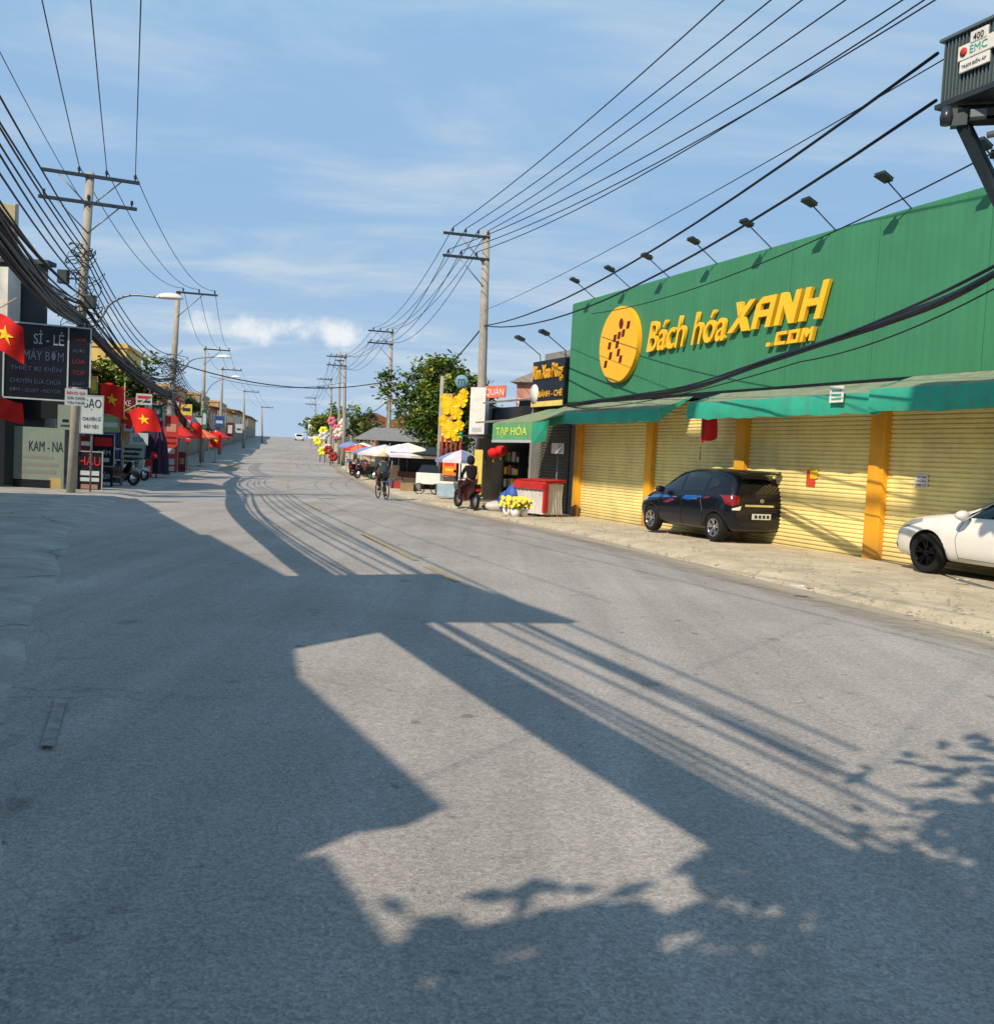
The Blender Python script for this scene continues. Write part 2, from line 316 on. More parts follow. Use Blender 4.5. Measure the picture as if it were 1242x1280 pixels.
# worn centre dashes and an old white mark
def marking(name, pts, mat, label):
    mb = MB(); mb.add([V(p) for p in pts], [tuple(range(len(pts)))]); o = mb.build(name, mat); return tag(o, label, None, None, 'structure')
def worn(name, col, lo, hi):
    m = bpy.data.materials.new(name); m.use_nodes = True; N = m.node_tree.nodes; L = m.node_tree.links; b = N['Principled BSDF']
    tc = N.new('ShaderNodeTexCoord'); n = N.new('ShaderNodeTexNoise'); n.inputs['Scale'].default_value = 9; n.inputs['Detail'].default_value = 8; n.inputs['Roughness'].default_value = .8
    L.new(tc.outputs['Object'], n.inputs['Vector']); r = N.new('ShaderNodeMapRange'); r.inputs['From Min'].default_value = lo; r.inputs['From Max'].default_value = hi
    L.new(n.outputs['Fac'], r.inputs['Value']); mx = N.new('ShaderNodeMix'); mx.data_type = 'RGBA'; L.new(r.outputs[0], mx.inputs['Factor'])
    mx.inputs['A'].default_value = (.19, .17, .16, 1); mx.inputs['B'].default_value = (*col, 1); L.new(mx.outputs['Result'], b.inputs['Base Color']); b.inputs['Roughness'].default_value = .9
    return m
wy = worn('worn_yellow_paint', (.5, .36, .1), .35, .75); ww = worn('worn_white_paint', (.42, .38, .34), .4, .7)
rz = .036
for i, (a, b) in enumerate((((452, 666), (520, 700)), ((534, 708), (572, 727)))):
    p = G(*a, rz); q = G(*b, rz); d = (q-p).normalized(); s = V((-d.y, d.x, 0))*.05
    marking('road_marking', [p-s, q-s, q+s, p+s], wy, ('far' if i == 0 else 'near')+' worn yellow dash on the road centre line')
for y0 in range(26, 120, 8):
    cx = lambda y: (redge(y)+ledge(y))/2
    o = marking('road_marking', [(cx(y0)-.06, y0, zt(y0)+.037), (cx(y0)+.06, y0, zt(y0)+.037), (cx(y0+4)+.06, y0+4, zt(y0+4)+.037), (cx(y0+4)-.06, y0+4, zt(y0+4)+.037)], wy, 'distant worn yellow dash of the centre line')
    o['group'] = 'distant centre dashes'
p, q = G(76, 872, .01), G(58, 932, .01)
marking('road_marking', [p+V((-.03, 0, 0)), q+V((-.03, 0, 0)), q+V((.04, 0, 0)), p+V((.04, 0, 0))], ww, 'short worn white mark near the left road edge')
# ------------------------------------------------------------------ supermarket
TH = R(-67.37); FO = V((2.19, 29.9, 0)); UX = V((cos(TH), sin(TH), 0)); UN = V((-sin(TH), cos(TH), 0))
sm = empty('supermarket', FO, TH, 'green fronted supermarket with yellow roller shutters and orange pillars', 'supermarket')
def fx(px, py, d=0.0): return onplane(px, py, FO-UN*d, TH)
LEN = 25.0; ZB, ZT = 3.46, 6.5
def ribbed():
    m = green.copy(); m.name = 'ribbed_green_cladding'; N = m.node_tree.nodes; L = m.node_tree.links; b = N['Principled BSDF']
    tc = N.new('ShaderNodeTexCoord'); wv = N.new('ShaderNodeTexWave'); wv.wave_type = 'BANDS'; wv.bands_direction = 'X'; wv.inputs['Scale'].default_value = 1.7; wv.inputs['Distortion'].default_value = 0
    L.new(tc.outputs['Object'], wv.inputs['Vector']); bp = N.new('ShaderNodeBump'); bp.inputs['Strength'].default_value = .16; bp.inputs['Distance'].default_value = .02
    L.new(wv.outputs['Fac'], bp.inputs['Height']); L.new(bp.outputs[0], b.inputs['Normal']); return m
gm = weather(ribbed(), .14, None, (.03, .1, .06), 1.6)
mb = MB()
npan = 10
for k in range(npan):
    a = LEN*k/npan; b = LEN*(k+1)/npan-.012
    mb.box((a if k else -.36, 0, ZB), (b, .25, ZT))
mb.build('fascia', gm, sm)
MB().box((-.34, .26, -.4), (LEN, 14, 6.2)).build('wall', S('building_wall', 120, 128, 118, rough=.9, dirt=.3), sm)
MB().box((-.38, .02, ZT), (LEN, .3, ZT+.05)).build('coping', green, sm)
MB().box((-.36, -.03, ZB-.14), (LEN, .2, ZB-.004)).build('trim', black, sm)
pil = [(fx(722, 600)[0]-.05, .32), (fx(812, 580)[0], .33), (fx(927, 560)[0], .36), (fx(1096, 600)[0], .38)]
pil.append((pil[3][0]+(pil[3][0]-pil[2][0])*1.0, .38)); pil.append((pil[4][0]+4.3, .38))
weather(orange, .2, .3)
for x, wd in pil: MB().box((x-wd/2, -.07, -.3), (x+wd/2, .24, ZB-.145)).build('pillar', orange, sm, bevel=.01)
def shutmat():
    m = S('shutter_yellow', 246, 230, 160, rough=.5, var=.1, scale=1.5, dirt=.22).copy(); weather(m, .1, .1, (.2, .16, .08))
    return m
shm = shutmat()
for (x0, w0), (x1, w1) in zip(pil, pil[1:]):
    a = x0+w0/2; b = x1-w1/2; mb = MB(); z = -.2; vs = []; pit = .085
    prof = []
    while z < ZB-.2:
        prof += [(z, .10), (z+.018, .065), (z+.06, .065), (z+.078, .10)]; z += pit
    vs = [(x, y, zz) for x in (a, b) for zz, y in prof]; n = len(prof)
    mb.add(vs, [(i, i+n, i+1+n, i+1) for i in range(n-1)])
    o = mb.build('shutter', shm, sm)
    MB().box((a, .11, -.3), (b, .2, ZB-.15)).build('door_backing', black, o)
# awnings
def awning(x0, x1, d, ztop, zfront, drop, lab):
    o = empty('awning', (0, 0, 0), 0, None, None); o.parent = sm
    nx = 28; mb = MB(); vs = []; T = .03
    for i in range(nx+1):
        x = x0+(x1-x0)*i/nx; sg = .012*sin(i*.9)+.008*sin(i*2.3)
        vs += [(x, -.01, ztop), (x, -d*.5, (ztop+zfront)/2-.03+sg*.7), (x, -d, zfront+sg*.6), (x, -d-.03, zfront-drop*.5+sg), (x, -d+.02*sin(i*1.3), zfront-drop+.015*sin(i*1.1)+.012*sin(i*2.7))]
    fs = []; ms = []
    for i in range(nx):
        for k in range(4): fs.append((i*5+k, i*5+k+1, (i+1)*5+k+1, (i+1)*5+k)); ms.append(0 if k < 2 else 1)
    t = MB(); t.add(vs, [f for f, m in zip(fs, ms) if m == 0], 0, True); t.build('canopy', awtop, o)
    t = MB(); t.add(vs, [f for f, m in zip(fs, ms) if m == 1], 0, True); t.build('valance', teal, o)
    for x in (x0, x1): t = MB(); t.add([(x, -.01, ztop), (x, -d, zfront), (x, -d, zfront-drop*.9), (x, -d*.75, zfront-drop*.3)], [(0, 1, 2, 3)]); t.build('side_flap', teal, o)
    t = MB(); k = 0; x = x0+.1
    while x < x1: t.tube([(x, -.02, ztop-.45), (x, -d+.02, zfront-.04)], .015, 6); x += 2.2
    t.tube([(x0, -d+.02, zfront-.03), (x1, -d+.02, zfront-.03)], .02, 6); t.build('frame', steel, o)
    return o
d1 = .95
a0 = fx(676, 525, d1); a1 = fx(826, 510, d1); b0 = fx(860, 500, d1); b1 = fx(1104, 485, d1); 
print('AWN', a0, a1, b0, b1, fx(680, 538, d1), fx(825, 531, d1), fx(870, 520, d1), fx(1100, 512, d1), 'top', fx(710, 385), fx(1242, 232), fx(708, 503), fx(1242, 465), fx(1100, 693), fx(723, 645))
weather(teal, .22, None, (.12, .16, .12), 3)
weather(awtop, .3, None, (.1, .09, .07), 3)
awning(a0[0], a1[0], d1, 3.38, 3.02, .33, None)
awning(b0[0], b1[0], d1, 3.4, 3.1, .38, None)
awning(b1[0]-.25, LEN-.5, d1+.06, 3.46, 3.14, .4, None)
# logo disc
c = fx(778, 431); ce = fx(778, 384)[1]-fx(778, 478)[1]; rr_ = ce/2*1.0
disc = MB(); disc.lathe([(0, -.16), (rr_, -.16), (rr_, -.01), (0, -.01)], 64, (c[0], 0, c[1]), 'y')
do = disc.build('logo_disc', S('sign_yellow', 250, 182, 34, rough=.4, var=.05), sm)
for p_ in do.data.polygons: p_.use_smooth = False
fig = MB(); fd = -.168; maroon = S('maroon', 96, 12, 12, rough=.5)
k = 12

hd_ = MB().add([(c[0]+rr_*.13+.12*cos(2*pi*i/16), fd, c[1]+rr_*.53+.15*sin(2*pi*i/16)) for i in range(16)], [tuple(range(16))]); hd_.build('logo_head', maroon, do)
def sq(x, z, s=.16, sh=.05): x *= rr_; z *= rr_; fig.add([(c[0]+x-s/2, fd, c[1]+z-s/2-.02), (c[0]+x+s/2, fd, c[1]+z-s/2-.02), (c[0]+x+s/2+sh, fd, c[1]+z+s/2+.02), (c[0]+x-s/2+sh, fd, c[1]+z+s/2+.02)], [(0, 1, 2, 3)])
for x, z in ((.48, .46), (.24, .27), (.03, .23), (-.19, .18), (-.05, 0), (-.46, 0), (.04, -.22), (-.38, -.27), (.17, -.4), (-.62, -.48)): sq(x, z)
f_ = fig.build('logo_figure', maroon, do)
# lettering
ly = S('letter_yellow', 252, 192, 40, rough=.35, var=.05); ldk = S('letter_side', 150, 96, 20, rough=.5)
def lett(s, pa, pb, hpx, shear, bold, ext=.07):
    x0, z0 = fx(*pa); x1, z1 = fx(*pb)
    zt_ = fx(pa[0], pa[1]-hpx)[1]
    o = tfit(sm, s, x0, x1, z0, zt_, ly, y=-.1, ext=ext, shear=shear, bold=bold)
    return o
tfit(sm, 'Bách hóa', fx(812, 440)[0], fx(910, 420)[0], fx(812, 441)[1], fx(812, 441)[1]+.8, ly, y=-.08, ext=.04, shear=.28, bold=.004)
# XANH, blocky italic capitals
def glyphs(s, x0, z0, wd, h, gap, th, shear):
    mb = MB(); x = x0
    def bar(pts): mb.slab([(x+u*wd+(v*h)*shear, -.13, z0+v*h) for u, v in pts], (0, .09, 0))
    t = th/wd; tv = th/h*.85
    for ch in s:
        if ch == 'X':
            bar([(-.16, 0), (.18, 0), (1.06, 1), (.74, 1)]); bar([(-.02, 1), (.3, 1), (.49, .62), (.33, .44)]); bar([(.44, .3), (.62, .5), (1.0, 0), (.68, 0)])
        elif ch == 'A':
            bar([(0, 0), (t, 0), (t, 1), (0, .8)]); bar([(t, 1-tv), (1-t, 1-tv), (1-t, 1), (t, 1)]); bar([(1-t, 0), (1, 0), (1, 1), (1-t, 1)]); bar([(t, .36), (1-t, .36), (1-t, .36+tv), (t, .36+tv)])
        elif ch == 'N':
            bar([(0, 0), (t, 0), (t, 1), (0, 1)]); bar([(1-t, 0), (1, 0), (1, 1), (1-t, 1)]); bar([(t, 1), (t, .6), (1-t, 0), (1-t, .4)])
        elif ch == 'H':
            bar([(0, 0), (t, 0), (t, 1), (0, 1)]); bar([(1-t, 0), (1, 0), (1, 1.12), (1-t, 1.12)]); bar([(t, .42), (1-t, .42), (1-t, .42+tv), (t, .42+tv)])
        elif ch == 'C':
            bar([(0, 0), (1, 0), (1, tv), (0, tv)]); bar([(0, tv), (t, tv), (t, 1-tv), (0, 1-tv)]); bar([(0, 1-tv), (1, 1-tv), (1, 1), (0, 1)])
        elif ch == 'O':
            bar([(0, 0), (1, 0), (1, tv), (0, tv)]); bar([(0, tv), (t, tv), (t, 1-tv), (0, 1-tv)]); bar([(0, 1-tv), (1, 1-tv), (1, 1), (0, 1)]); bar([(1-t, tv), (1, tv), (1, 1-tv), (1-t, 1-tv)])
        elif ch == 'M':
            bar([(0, 0), (t, 0), (t, 1), (0, 1)]); bar([(1-t, 0), (1, 0), (1, 1), (1-t, 1)]); bar([(t, 1), (t, .65), (.5, .25), (.5, .6)]); bar([(.5, .6), (.5, .25), (1-t, .65), (1-t, 1)])
        elif ch == '.':
            bar([(.4, 0), (.8, 0), (.8, .28), (.4, .28)])
        x += wd*gap
    return mb
X0, Z0 = fx(917, 417); X1, Z1 = fx(1031, 398)
wd = (X1-X0)/4*.86
glyphs('XANH', X0, Z0, wd, .68, 1.2, .17, .3).build('lettering', ly, sm)
X0, Z0 = fx(961, 434); X1, Z1 = fx(1024, 428)
wd = (X1-X0)/4*.86
glyphs('.COM', X0-.1, Z0, wd, .28, 1.2, .08, .25).build('lettering', ly, sm)
# floodlights on the parapet
for px, py in ((742, 375), (787, 359), (835, 345), (895, 326), (963, 307), (1043, 284), (1138, 256), (1262, 228), (1440, 190)):
    x = fx(px, py)[0]; e = empty('floodlight', (x, 0, ZT), 0, None, None); e.parent = sm
    MB().tube([(0, .1, -.2), (0, .05, .02), (0, -.62, .45)], .013, 6).build('arm', darksteel, e)
    m2 = MB(); m2.slab([(-.10, -.56, .42), (.10, -.56, .42), (.12, -.80, .51), (-.12, -.80, .51)], (0, .015, .05)); m2.box((-.03, -.6, .49), (.03, -.54, .54))
    m2.build('lamp_head', darksteel, e, bevel=.01)
# paper notices on shutters
def notice(px, py, wpx, hpx, mat, lab, txt=None, tm=None):
    x, z = fx(px, py, -.05); s = fx(px, py-hpx/2, -.05)[1]-fx(px, py+hpx/2, -.05)[1]; xw = fx(px+wpx/2, py, -.05)[0]-fx(px-wpx/2, py, -.05)[0]
    e = empty('poster', FO+UX*x+V((0, 0, z))+UN*.055, TH, lab, 'poster')
    MB().box((-xw/2, -.006, -s/2), (xw/2, 0, s/2)).build('sheet', mat, e)
    if txt:
        for i, t in enumerate(txt): tfit(e, t, -xw*.4, xw*.4, s*.5-s*(i+.85)/len(txt), s*.5-s*(i+.25)/len(txt), tm, y=-.01, ext=.001)
    return e, xw, s
notice(1151, 601, 16, 16, white, 'small white paper notice with blue print on a shutter', ['CHO THUÊ', 'MẶT BẰNG', '0908 123'], S('blue_ink', 40, 50, 120))
e, xw, s = notice(1013, 598, 11, 20, S('poster_red', 200, 70, 40), 'small red and yellow torn sticker on the wide shutter')
MB().box((-.02, -.012, 0), (xw*.75, -.007, s*.62)).build('torn_corner', yellowm, e)
e, xw, s = notice(1103, 498, 18, 20, white, 'white printed square on the awning valance', None)
e.location -= UN*(d1+.16)
for i in range(3): MB().box((-xw*.35, -.012, -s*.35+i*s*.25), (xw*.35, -.007, -s*.35+i*s*.25+s*.12)).build('print', teal, e)
# ------------------------------------------------------------------ flags
def flag(loc, rz, wid, hei, label, sway=.12, droop=0.0, pole=None, starr=.28, group='red flags along the street', ts=1.0):
    """cloth hangs from the upper hoist corner at loc; local x across, z down"""
    e = empty('flag', loc, rz, label, 'flag', group)
    n = 12; mb = MB(); vs = []
    def pt(u, v):
        return V((u*wid, sway*sin(u*6+v*2.2)*(.3+u)*wid, -v*hei-droop*u*u*hei+.06*sin(u*5)*hei))
    for j in range(n+1):
        for i in range(n+1): vs.append(pt(i/n, j/n))
    mb.add(vs, [(j*(n+1)+i, j*(n+1)+i+1, (j+1)*(n+1)+i+1, (j+1)*(n+1)+i) for j in range(n) for i in range(n)], 0, True)
    cl = mb.build('cloth', redm, e)
    if starr:
        sb = MB(); cc = pt(.5, .5)
        pts = []
        for k in range(10):
            r_ = starr*(1 if k % 2 == 0 else .382); u = .5+r_*sin(k*pi/5)*hei/wid; v = .5-r_*cos(k*pi/5); pts.append(pt(u, v)+V((0, -.02, 0)))
        sb.add([cc+V((0, -.02, 0))]+pts, [(0, 1+k, 1+(k+1) % 10) for k in range(10)]); sb.build('star', yellowm, cl)
    if pole: MB().tube([V(p) for p in pole], .018, 6).build('flagpole', S('bamboo', 190, 170, 130), e)
    return e
p = FO+UX*fx(900, 520)[0]-UN*.5; z = fx(903, 521, .5)[1]
flag(V((p.x, p.y, z)), TH+.2, .45, .62, 'limp red flag hanging under the supermarket awning', .1, -.3, [(.0, .0, -1.0), (0, 0, .08)], .0)
# ------------------------------------------------------------------ cars
def car(name, loc, th, label, paint, st, Lc, W, wb, xr, wr, wins, detail, rimmat, cat='car'):
    e = empty(name, loc, th, label, cat)
    rings = []
    for (x, zb, wl, zm, wm, zbelt, wbelt, zr, wroof) in st:
        half = [(0, zb), (wl*.82, zb), (wl, zb+.1), (wm, zm), (wm*.995, zm+(zbelt-zm)*.65), (wbelt, zbelt), ((wbelt+wroof)/2+.012, (zbelt+zr)/2), (wroof, zr-.035 if zr-zbelt > .2 else zr-.012), (wroof*.72, zr), (0, zr+.012)]
        rings.append([(x, y, z) for y, z in half]+[(x, -y, z) for y, z in half[-2:0:-1]])
    n = len(rings[0]); vs = [p for r in rings for p in r]; fs = []
    for i in range(len(rings)-1):
        for k in range(n): fs.append((i*n+k, (i+1)*n+k, (i+1)*n+(k+1) % n, i*n+(k+1) % n))
    fs.append(tuple(range(n))); fs.append(tuple(range(len(rings)*n-1, (len(rings)-1)*n-1, -1)))
    t = MB(); t.add(vs, fs, 0, True); tmp = t.build('tmp', paint)
    bm = bmesh.new(); bm.from_mesh(tmp.data); bmesh.ops.recalc_face_normals(bm, faces=bm.faces); bm.to_mesh(tmp.data); bm.free()
    s = tmp.modifiers.new('s', 'SUBSURF'); s.levels = 3; s.render_levels = 3
    cuts = []
    for x in (0, wb):
        for sd_ in (1, -1):
            cb = MB(); y0, y1 = sorted((sd_*(W/2-.24), sd_*(W/2+.3)))
            cb.add([(x+(wr+.055)*cos(2*pi*k/40), y, wr+(wr+.055)*sin(2*pi*k/40)) for y in (y0, y1) for k in range(40)], [tuple(range(39, -1, -1)), tuple(range(40, 80))]+[(k, (k+1) % 40, (k+1) % 40+40, k+40) for k in range(40)])
            co = cb.build('cut', black); cuts.append(co)
            bm = bmesh.new(); bm.from_mesh(co.data); bmesh.ops.recalc_face_normals(bm, faces=bm.faces); bm.to_mesh(co.data); bm.free()
            b = tmp.modifiers.new('b', 'BOOLEAN'); b.object = co; b.operation = 'DIFFERENCE'; b.solver = 'EXACT'
    dg = bpy.context.evaluated_depsgraph_get(); me = bpy.data.meshes.new_from_object(tmp.evaluated_get(dg))
    me.materials.clear(); me.materials.append(paint); me.materials.append(black)
    for p_ in me.polygons:
        c_ = p_.center; p_.use_smooth = True
        if c_.z < .24: p_.material_index = 1
        for x in (0, wb):
            if (abs(sqrt((c_.x-x)**2+(c_.z-wr)**2)-(wr+.055)) < .012 and abs(p_.normal.y) < .35) or (sqrt((c_.x-x)**2+(c_.z-wr)**2) < wr+.05 and abs(c_.y) < W/2-.2): p_.material_index = 1
    for q in [tmp]+cuts: bpy.data.objects.remove(q)
    body = bpy.data.objects.new('body', me); C.objects.link(body); body.parent = e
    bm = bmesh.new(); bm.from_mesh(me); bvh = BVHTree.FromBMesh(bm); bm.free()
    def proj(a, b, ax, off, sgn=1):   # ax 'y': a=x,b=z from side ; 'x': a=y,b=z from rear/front
        if ax == 'y': o_ = V((a, sgn*3, b)); d_ = V((0, -sgn, 0))
        elif ax == 'x': o_ = V((sgn*6, a, b)); d_ = V((-sgn, 0, 0))
        else: o_ = V((a, b, 4)); d_ = V((0, 0, -1))
        h = bvh.ray_cast(o_, d_)
        if h[0] is None: return None
        return h[0]+h[1]*off
    def patch(poly, ax, nm, mat, off=.006, sgn=1, par=None, thick=0):
        """fine triangulated polygon shrink-wrapped onto the body"""
        b2 = bmesh.new(); vv = [b2.verts.new((p_[0], p_[1], 0)) for p_ in poly]; b2.faces.new(vv)
        for _ in range(5):
            lng = [ed for ed in b2.edges if ed.calc_length() > .07]
            if not lng: break
            bmesh.ops.subdivide_edges(b2, edges=lng, cuts=1, use_grid_fill=False); bmesh.ops.triangulate(b2, faces=b2.faces)
        vs2 = []; ok = []
        for v_ in b2.verts:
            r_ = proj(v_.co.x, v_.co.y, ax, off, sgn); vs2.append(r_ or V((0, 0, 0))); ok.append(r_ is not None)
        b2.verts.index_update(); mb2 = MB(); fs2 = [tuple(v_.index for v_ in f.verts) for f in b2.faces if all(ok[v_.index] for v_ in f.verts)]
        b2.free()
        mb2.add(vs2, fs2, 0, True); return mb2.build(nm, mat, par or e)
    def line(pts, ax, nm, mat, wdt=.008, off=.004, sgn=1):
        mb2 = MB(); P3 = []
        for (a, b) in zip(pts, pts[1:]):
            k_ = max(2, int((V(b)-V(a)).length/.04))
            for i in range(k_): P3.append(V(a)+(V(b)-V(a))*i/k_)
        P3.append(V(pts[-1])); Q = [proj(q[0], q[1], ax, off, sgn) for q in P3]; Q = [q for q in Q if q]
        if len(Q) > 2: mb2.tube(Q, wdt/2, 4); return mb2.build(nm, mat, e)
    for (nm, ax, sgn, poly) in wins:
        sgs = (1, -1) if ax == 'y' else (sgn,)
        for s_ in sgs: patch(poly, ax, nm, glassd, .006, s_)
    detail(e, patch, line, proj)
    # wheels
    for x in (0, wb):
        for sd_ in (1, -1):
            wn = empty('wheel', (x, sd_*(W/2-.105), wr), 0 if sd_ > 0 else pi, None, None); wn.parent = e
            tb = MB(); pr = [(wr*.62, -.09), (wr*.9, -.1), (wr*.98, -.08), (wr, -.04), (wr, .04), (wr*.98, .08), (wr*.9, .1), (wr*.66, .092), (wr*.62, .06), (wr*.62, -.09)]
            tb.lathe(pr, 40, (0, 0, 0), 'y'); tb.build('tyre', tyre, wn)
            rb = MB(); rb.lathe([(wr*.66, .088), (wr*.63, .1), (wr*.6, .07), (wr*.58, -.02)], 40, (0, 0, 0), 'y')
            for k in range(5):
                a = 2*pi*k/5+.3
                for da in (-.13, .13):
                    r0, r1 = wr*.12, wr*.61; ww_ = .017
                    ca, sa = cos(a+da*.4), sin(a+da*.4); cb_, sb_ = cos(a+da*1.6), sin(a+da*1.6); tx, tz = -sin(a), cos(a)
                    p0 = V((r0*ca, .055, r0*sa)); p1 = V((r1*cb_, .085, r1*sb_)); tv = V((tx, 0, tz))*ww_
                    rb.slab([p0-tv, p0+tv, p1+tv*1.1, p1-tv*1.1], (0, .018, 0))
            rb.lathe([(0, .085), (wr*.14, .082), (wr*.18, .06), (wr*.18, .0)], 20, (0, 0, 0), 'y')
            rb.build('rim', rimmat, wn)
            MB().lathe([(0, .0), (wr*.6, .0), (wr*.62, -.02)], 30, (0, 0, 0), 'y').build('brake_disc', S('brake_dark', 40, 40, 42, rough=.5, metal=.5), wn)
    return e
# --- black hatchback : x forward, rear axle at 0
blk = M('black_car_paint', (.004, .006, .012), rough=.25, coat=.35, var=.05, spec=.3)
st = [(-.50, .36, .52, .55, .60, .78, .58, .82, .5),
      (-.47, .27, .62, .5, .72, .92, .68, .98, .58),
      (-.38, .22, .70, .5, .79, .95, .73, 1.24, .5),
      (-.22, .2, .75, .5, .82, .97, .77, 1.42, .54),
      (.1, .19, .78, .5, .825, .97, .79, 1.505, .58),
      (.7, .18, .78, .5, .82, .95, .79, 1.515, .59),
      (1.3, .18, .78, .5, .82, .92, .79, 1.49, .58),
      (1.75, .18, .78, .5, .82, .9, .78, 1.38, .55),
      (2.1, .18, .78, .5, .82, .9, .76, 1.17, .56),
      (2.42, .18, .78, .5, .82, .88, .74, .99, .6),
      (2.75, .19, .76, .48, .8, .82, .7, .92, .58),
      (3.02, .2, .68, .46, .73, .72, .64, .8, .52),
      (3.14, .24, .56, .44, .6, .62, .54, .66, .44)]
def det_black(e, patch, line, proj):
    tl = S('tail_lamp_red', 120, 8, 10, rough=.15, coat=1.0); ch = S('chrome', 200, 200, 200, rough=.15, metal=1.0)
    for s_ in (1, -1):
        patch([(s_*.54, .96), (s_*.56, .8), (s_*.70, .76), (s_*.78, .8), (s_*.77, .97), (s_*.64, .98)][::s_], 'x', 'tail_lamp', tl, .012, -1)
        patch([(-.44, .82), (-.28, .88), (-.3, .94), (-.42, .97), (-.5, .97), (-.5, .82)], 'y', 'tail_lamp', tl, .012, s_)
        patch([(s_*.5, .77), (s_*.53, .68), (s_*.7, .68), (s_*.7, .715)][::s_], 'x', 'reverse_lamp', white, .012, -1)
        patch([(3.0, .62), (2.65, .72), (2.6, .78), (2.85, .78), (3.06, .7)], 'y', 'headlight', S('headlight_glass', 190, 200, 205, rough=.1, coat=1.0), .01, s_)
        line([(.42, .28), (.4, .6), (.55, .95)], 'y', 'door_seam', black, .012, .003, s_); line([(1.22, .26), (1.2, .93)], 'y', 'door_seam', black, .012, .003, s_); line([(2.1, .26), (2.12, .6), (2.05, .93)], 'y', 'door_seam', black, .012, .003, s_)
        for x in (.6, 1.38): line([(x, .84), (x+.17, .84)], 'y', 'door_handle', ch, .024, .02, s_)
        m_ = MB(); m_.lathe([(0, -.05), (.07, -.045), (.095, 0), (.08, .06), (0, .075)], 12, (0, 0, 0), 'x'); o = m_.build('wing_mirror', blk, e); o.location = (1.93, s_*.9, .99); o.scale = (1, 1.25, .8)
        line([(-.3, .44), (2.7, .42)], 'y', 'sill_strip', S('sill_silver', 150, 150, 150, metal=.6, rough=.4), .0, .0, s_) if 0 else None
    mb = MB(); mb.slab([(-.34, -.54, 1.46), (-.52, -.42, 1.43), (-.52, .42, 1.43), (-.34, .54, 1.46)], (0, 0, .035)); mb.build('spoiler', blk, e, bevel=.01)
    patch([(-.24, .62), (.24, .62), (.24, .5), (-.24, .5)], 'x', 'number_plate', S('plate_white', 205, 205, 200), .02, -1)
    patch([(-.3, .8), (.42, .8), (.42, .76), (-.3, .76)], 'x', 'chrome_bar', S('bar_pale_gold', 214, 200, 140, rough=.3, metal=.3), .02, -1)
    patch([(.06*cos(2*pi*k/12), .88+.04*sin(2*pi*k/12)) for k in range(12)], 'x', 'badge', ch, .022, -1)
    for i, x in enumerate((-.16, -.06, .04, .14)): patch([(x-.03, .59), (x+.03, .59), (x+.03, .53), (x-.03, .53)], 'x', 'plate_digit', black, .026, -1) if i < 4 else None
    # blue and pink livery swoosh
    bl = S('livery_blue', 14, 84, 160, rough=.25, coat=1.0); pk = S('livery_pink', 110, 44, 70, rough=.25, coat=1.0)
    for s_ in (1, -1):
        patch([(2.7, .76), (2.2, .79), (1.85, .81), (1.6, .84), (1.9, .865), (2.4, .85)], 'y', 'livery', bl, .005, s_)
        patch([(1.2, .82), (.9, .8), (.6, .87), (.4, .91), (.7, .92), (1.1, .9)], 'y', 'livery', bl, .005, s_)
        patch([(1.95, .71), (1.75, .69), (1.45, .78), (1.6, .81)], 'y', 'livery', pk, .0065, s_)
        patch([(.45, .86), (.25, .88), (.15, .92), (.35, .91)], 'y', 'livery', pk, .0065, s_)
wins = [('side_window', 'y', 1, [(2.08, 1.0), (1.3, 1.0), (1.3, 1.40), (1.5, 1.385), (1.78, 1.27)]),
        ('side_window', 'y', 1, [(1.22, 1.0), (.42, 1.03), (.36, 1.34), (.6, 1.41), (1.22, 1.41)]),
        ('side_window', 'y', 1, [(.33, 1.05), (.02, 1.14), (-.02, 1.24), (.28, 1.32)]),
        ('rear_window', 'x', -1, [(-.56, 1.02), (.56, 1.02), (.46, 1.38), (-.46, 1.38)]),
        ('windscreen', 'x', 1, [(-.62, 1.04), (.62, 1.04), (.5, 1.4), (-.5, 1.4)])]
PZ = .035
HD = atan2(.923, -.385)
def place_car(pxr, pyr, W):
    g = G(pxr, pyr, PZ); side = V((-sin(HD), cos(HD), 0)); p = g-side*(W/2-.05); p.z = PZ; return p
hb_ = car('hatchback_car', place_car(893, 676.5, 1.64), HD, 'small black hatchback with blue swoosh parked by the yellow shutters', blk, st, 3.66, 1.64, 2.455, 0, .29, wins, det_black, rim)
hb_.scale = (1.045, 1.045, 1.045)
# --- white car
wht = M('white_car_paint', (.74, .73, .70), rough=.2, coat=1.0, var=.03, spec=.5)
st2 = [(-.86, .38, .6, .6, .66, .8, .62, .86, .55), (-.78, .28, .72, .55, .82, .95, .76, 1.02, .66), (-.6, .22, .8, .5, .89, .98, .82, 1.25, .58),
       (-.2, .2, .85, .5, .91, .97, .85, 1.42, .62), (.5, .19, .86, .5, .91, .95, .86, 1.48, .64), (1.1, .19, .86, .5, .91, .93, .86, 1.46, .63), (1.5, .19, .86, .5, .91, .91, .85, 1.36, .61),
       (1.9, .19, .86, .5, .91, .9, .84, 1.16, .62), (2.22, .19, .86, .5, .91, .9, .82, 1.04, .7), (2.6, .19, .86, .52, .91, .89, .81, .99, .7), (3.05, .19, .85, .5, .89, .84, .78, .93, .66), (3.36, .2, .77, .48, .81, .74, .7, .82, .6), (3.5, .24, .66, .46, .68, .64, .6, .7, .5)]
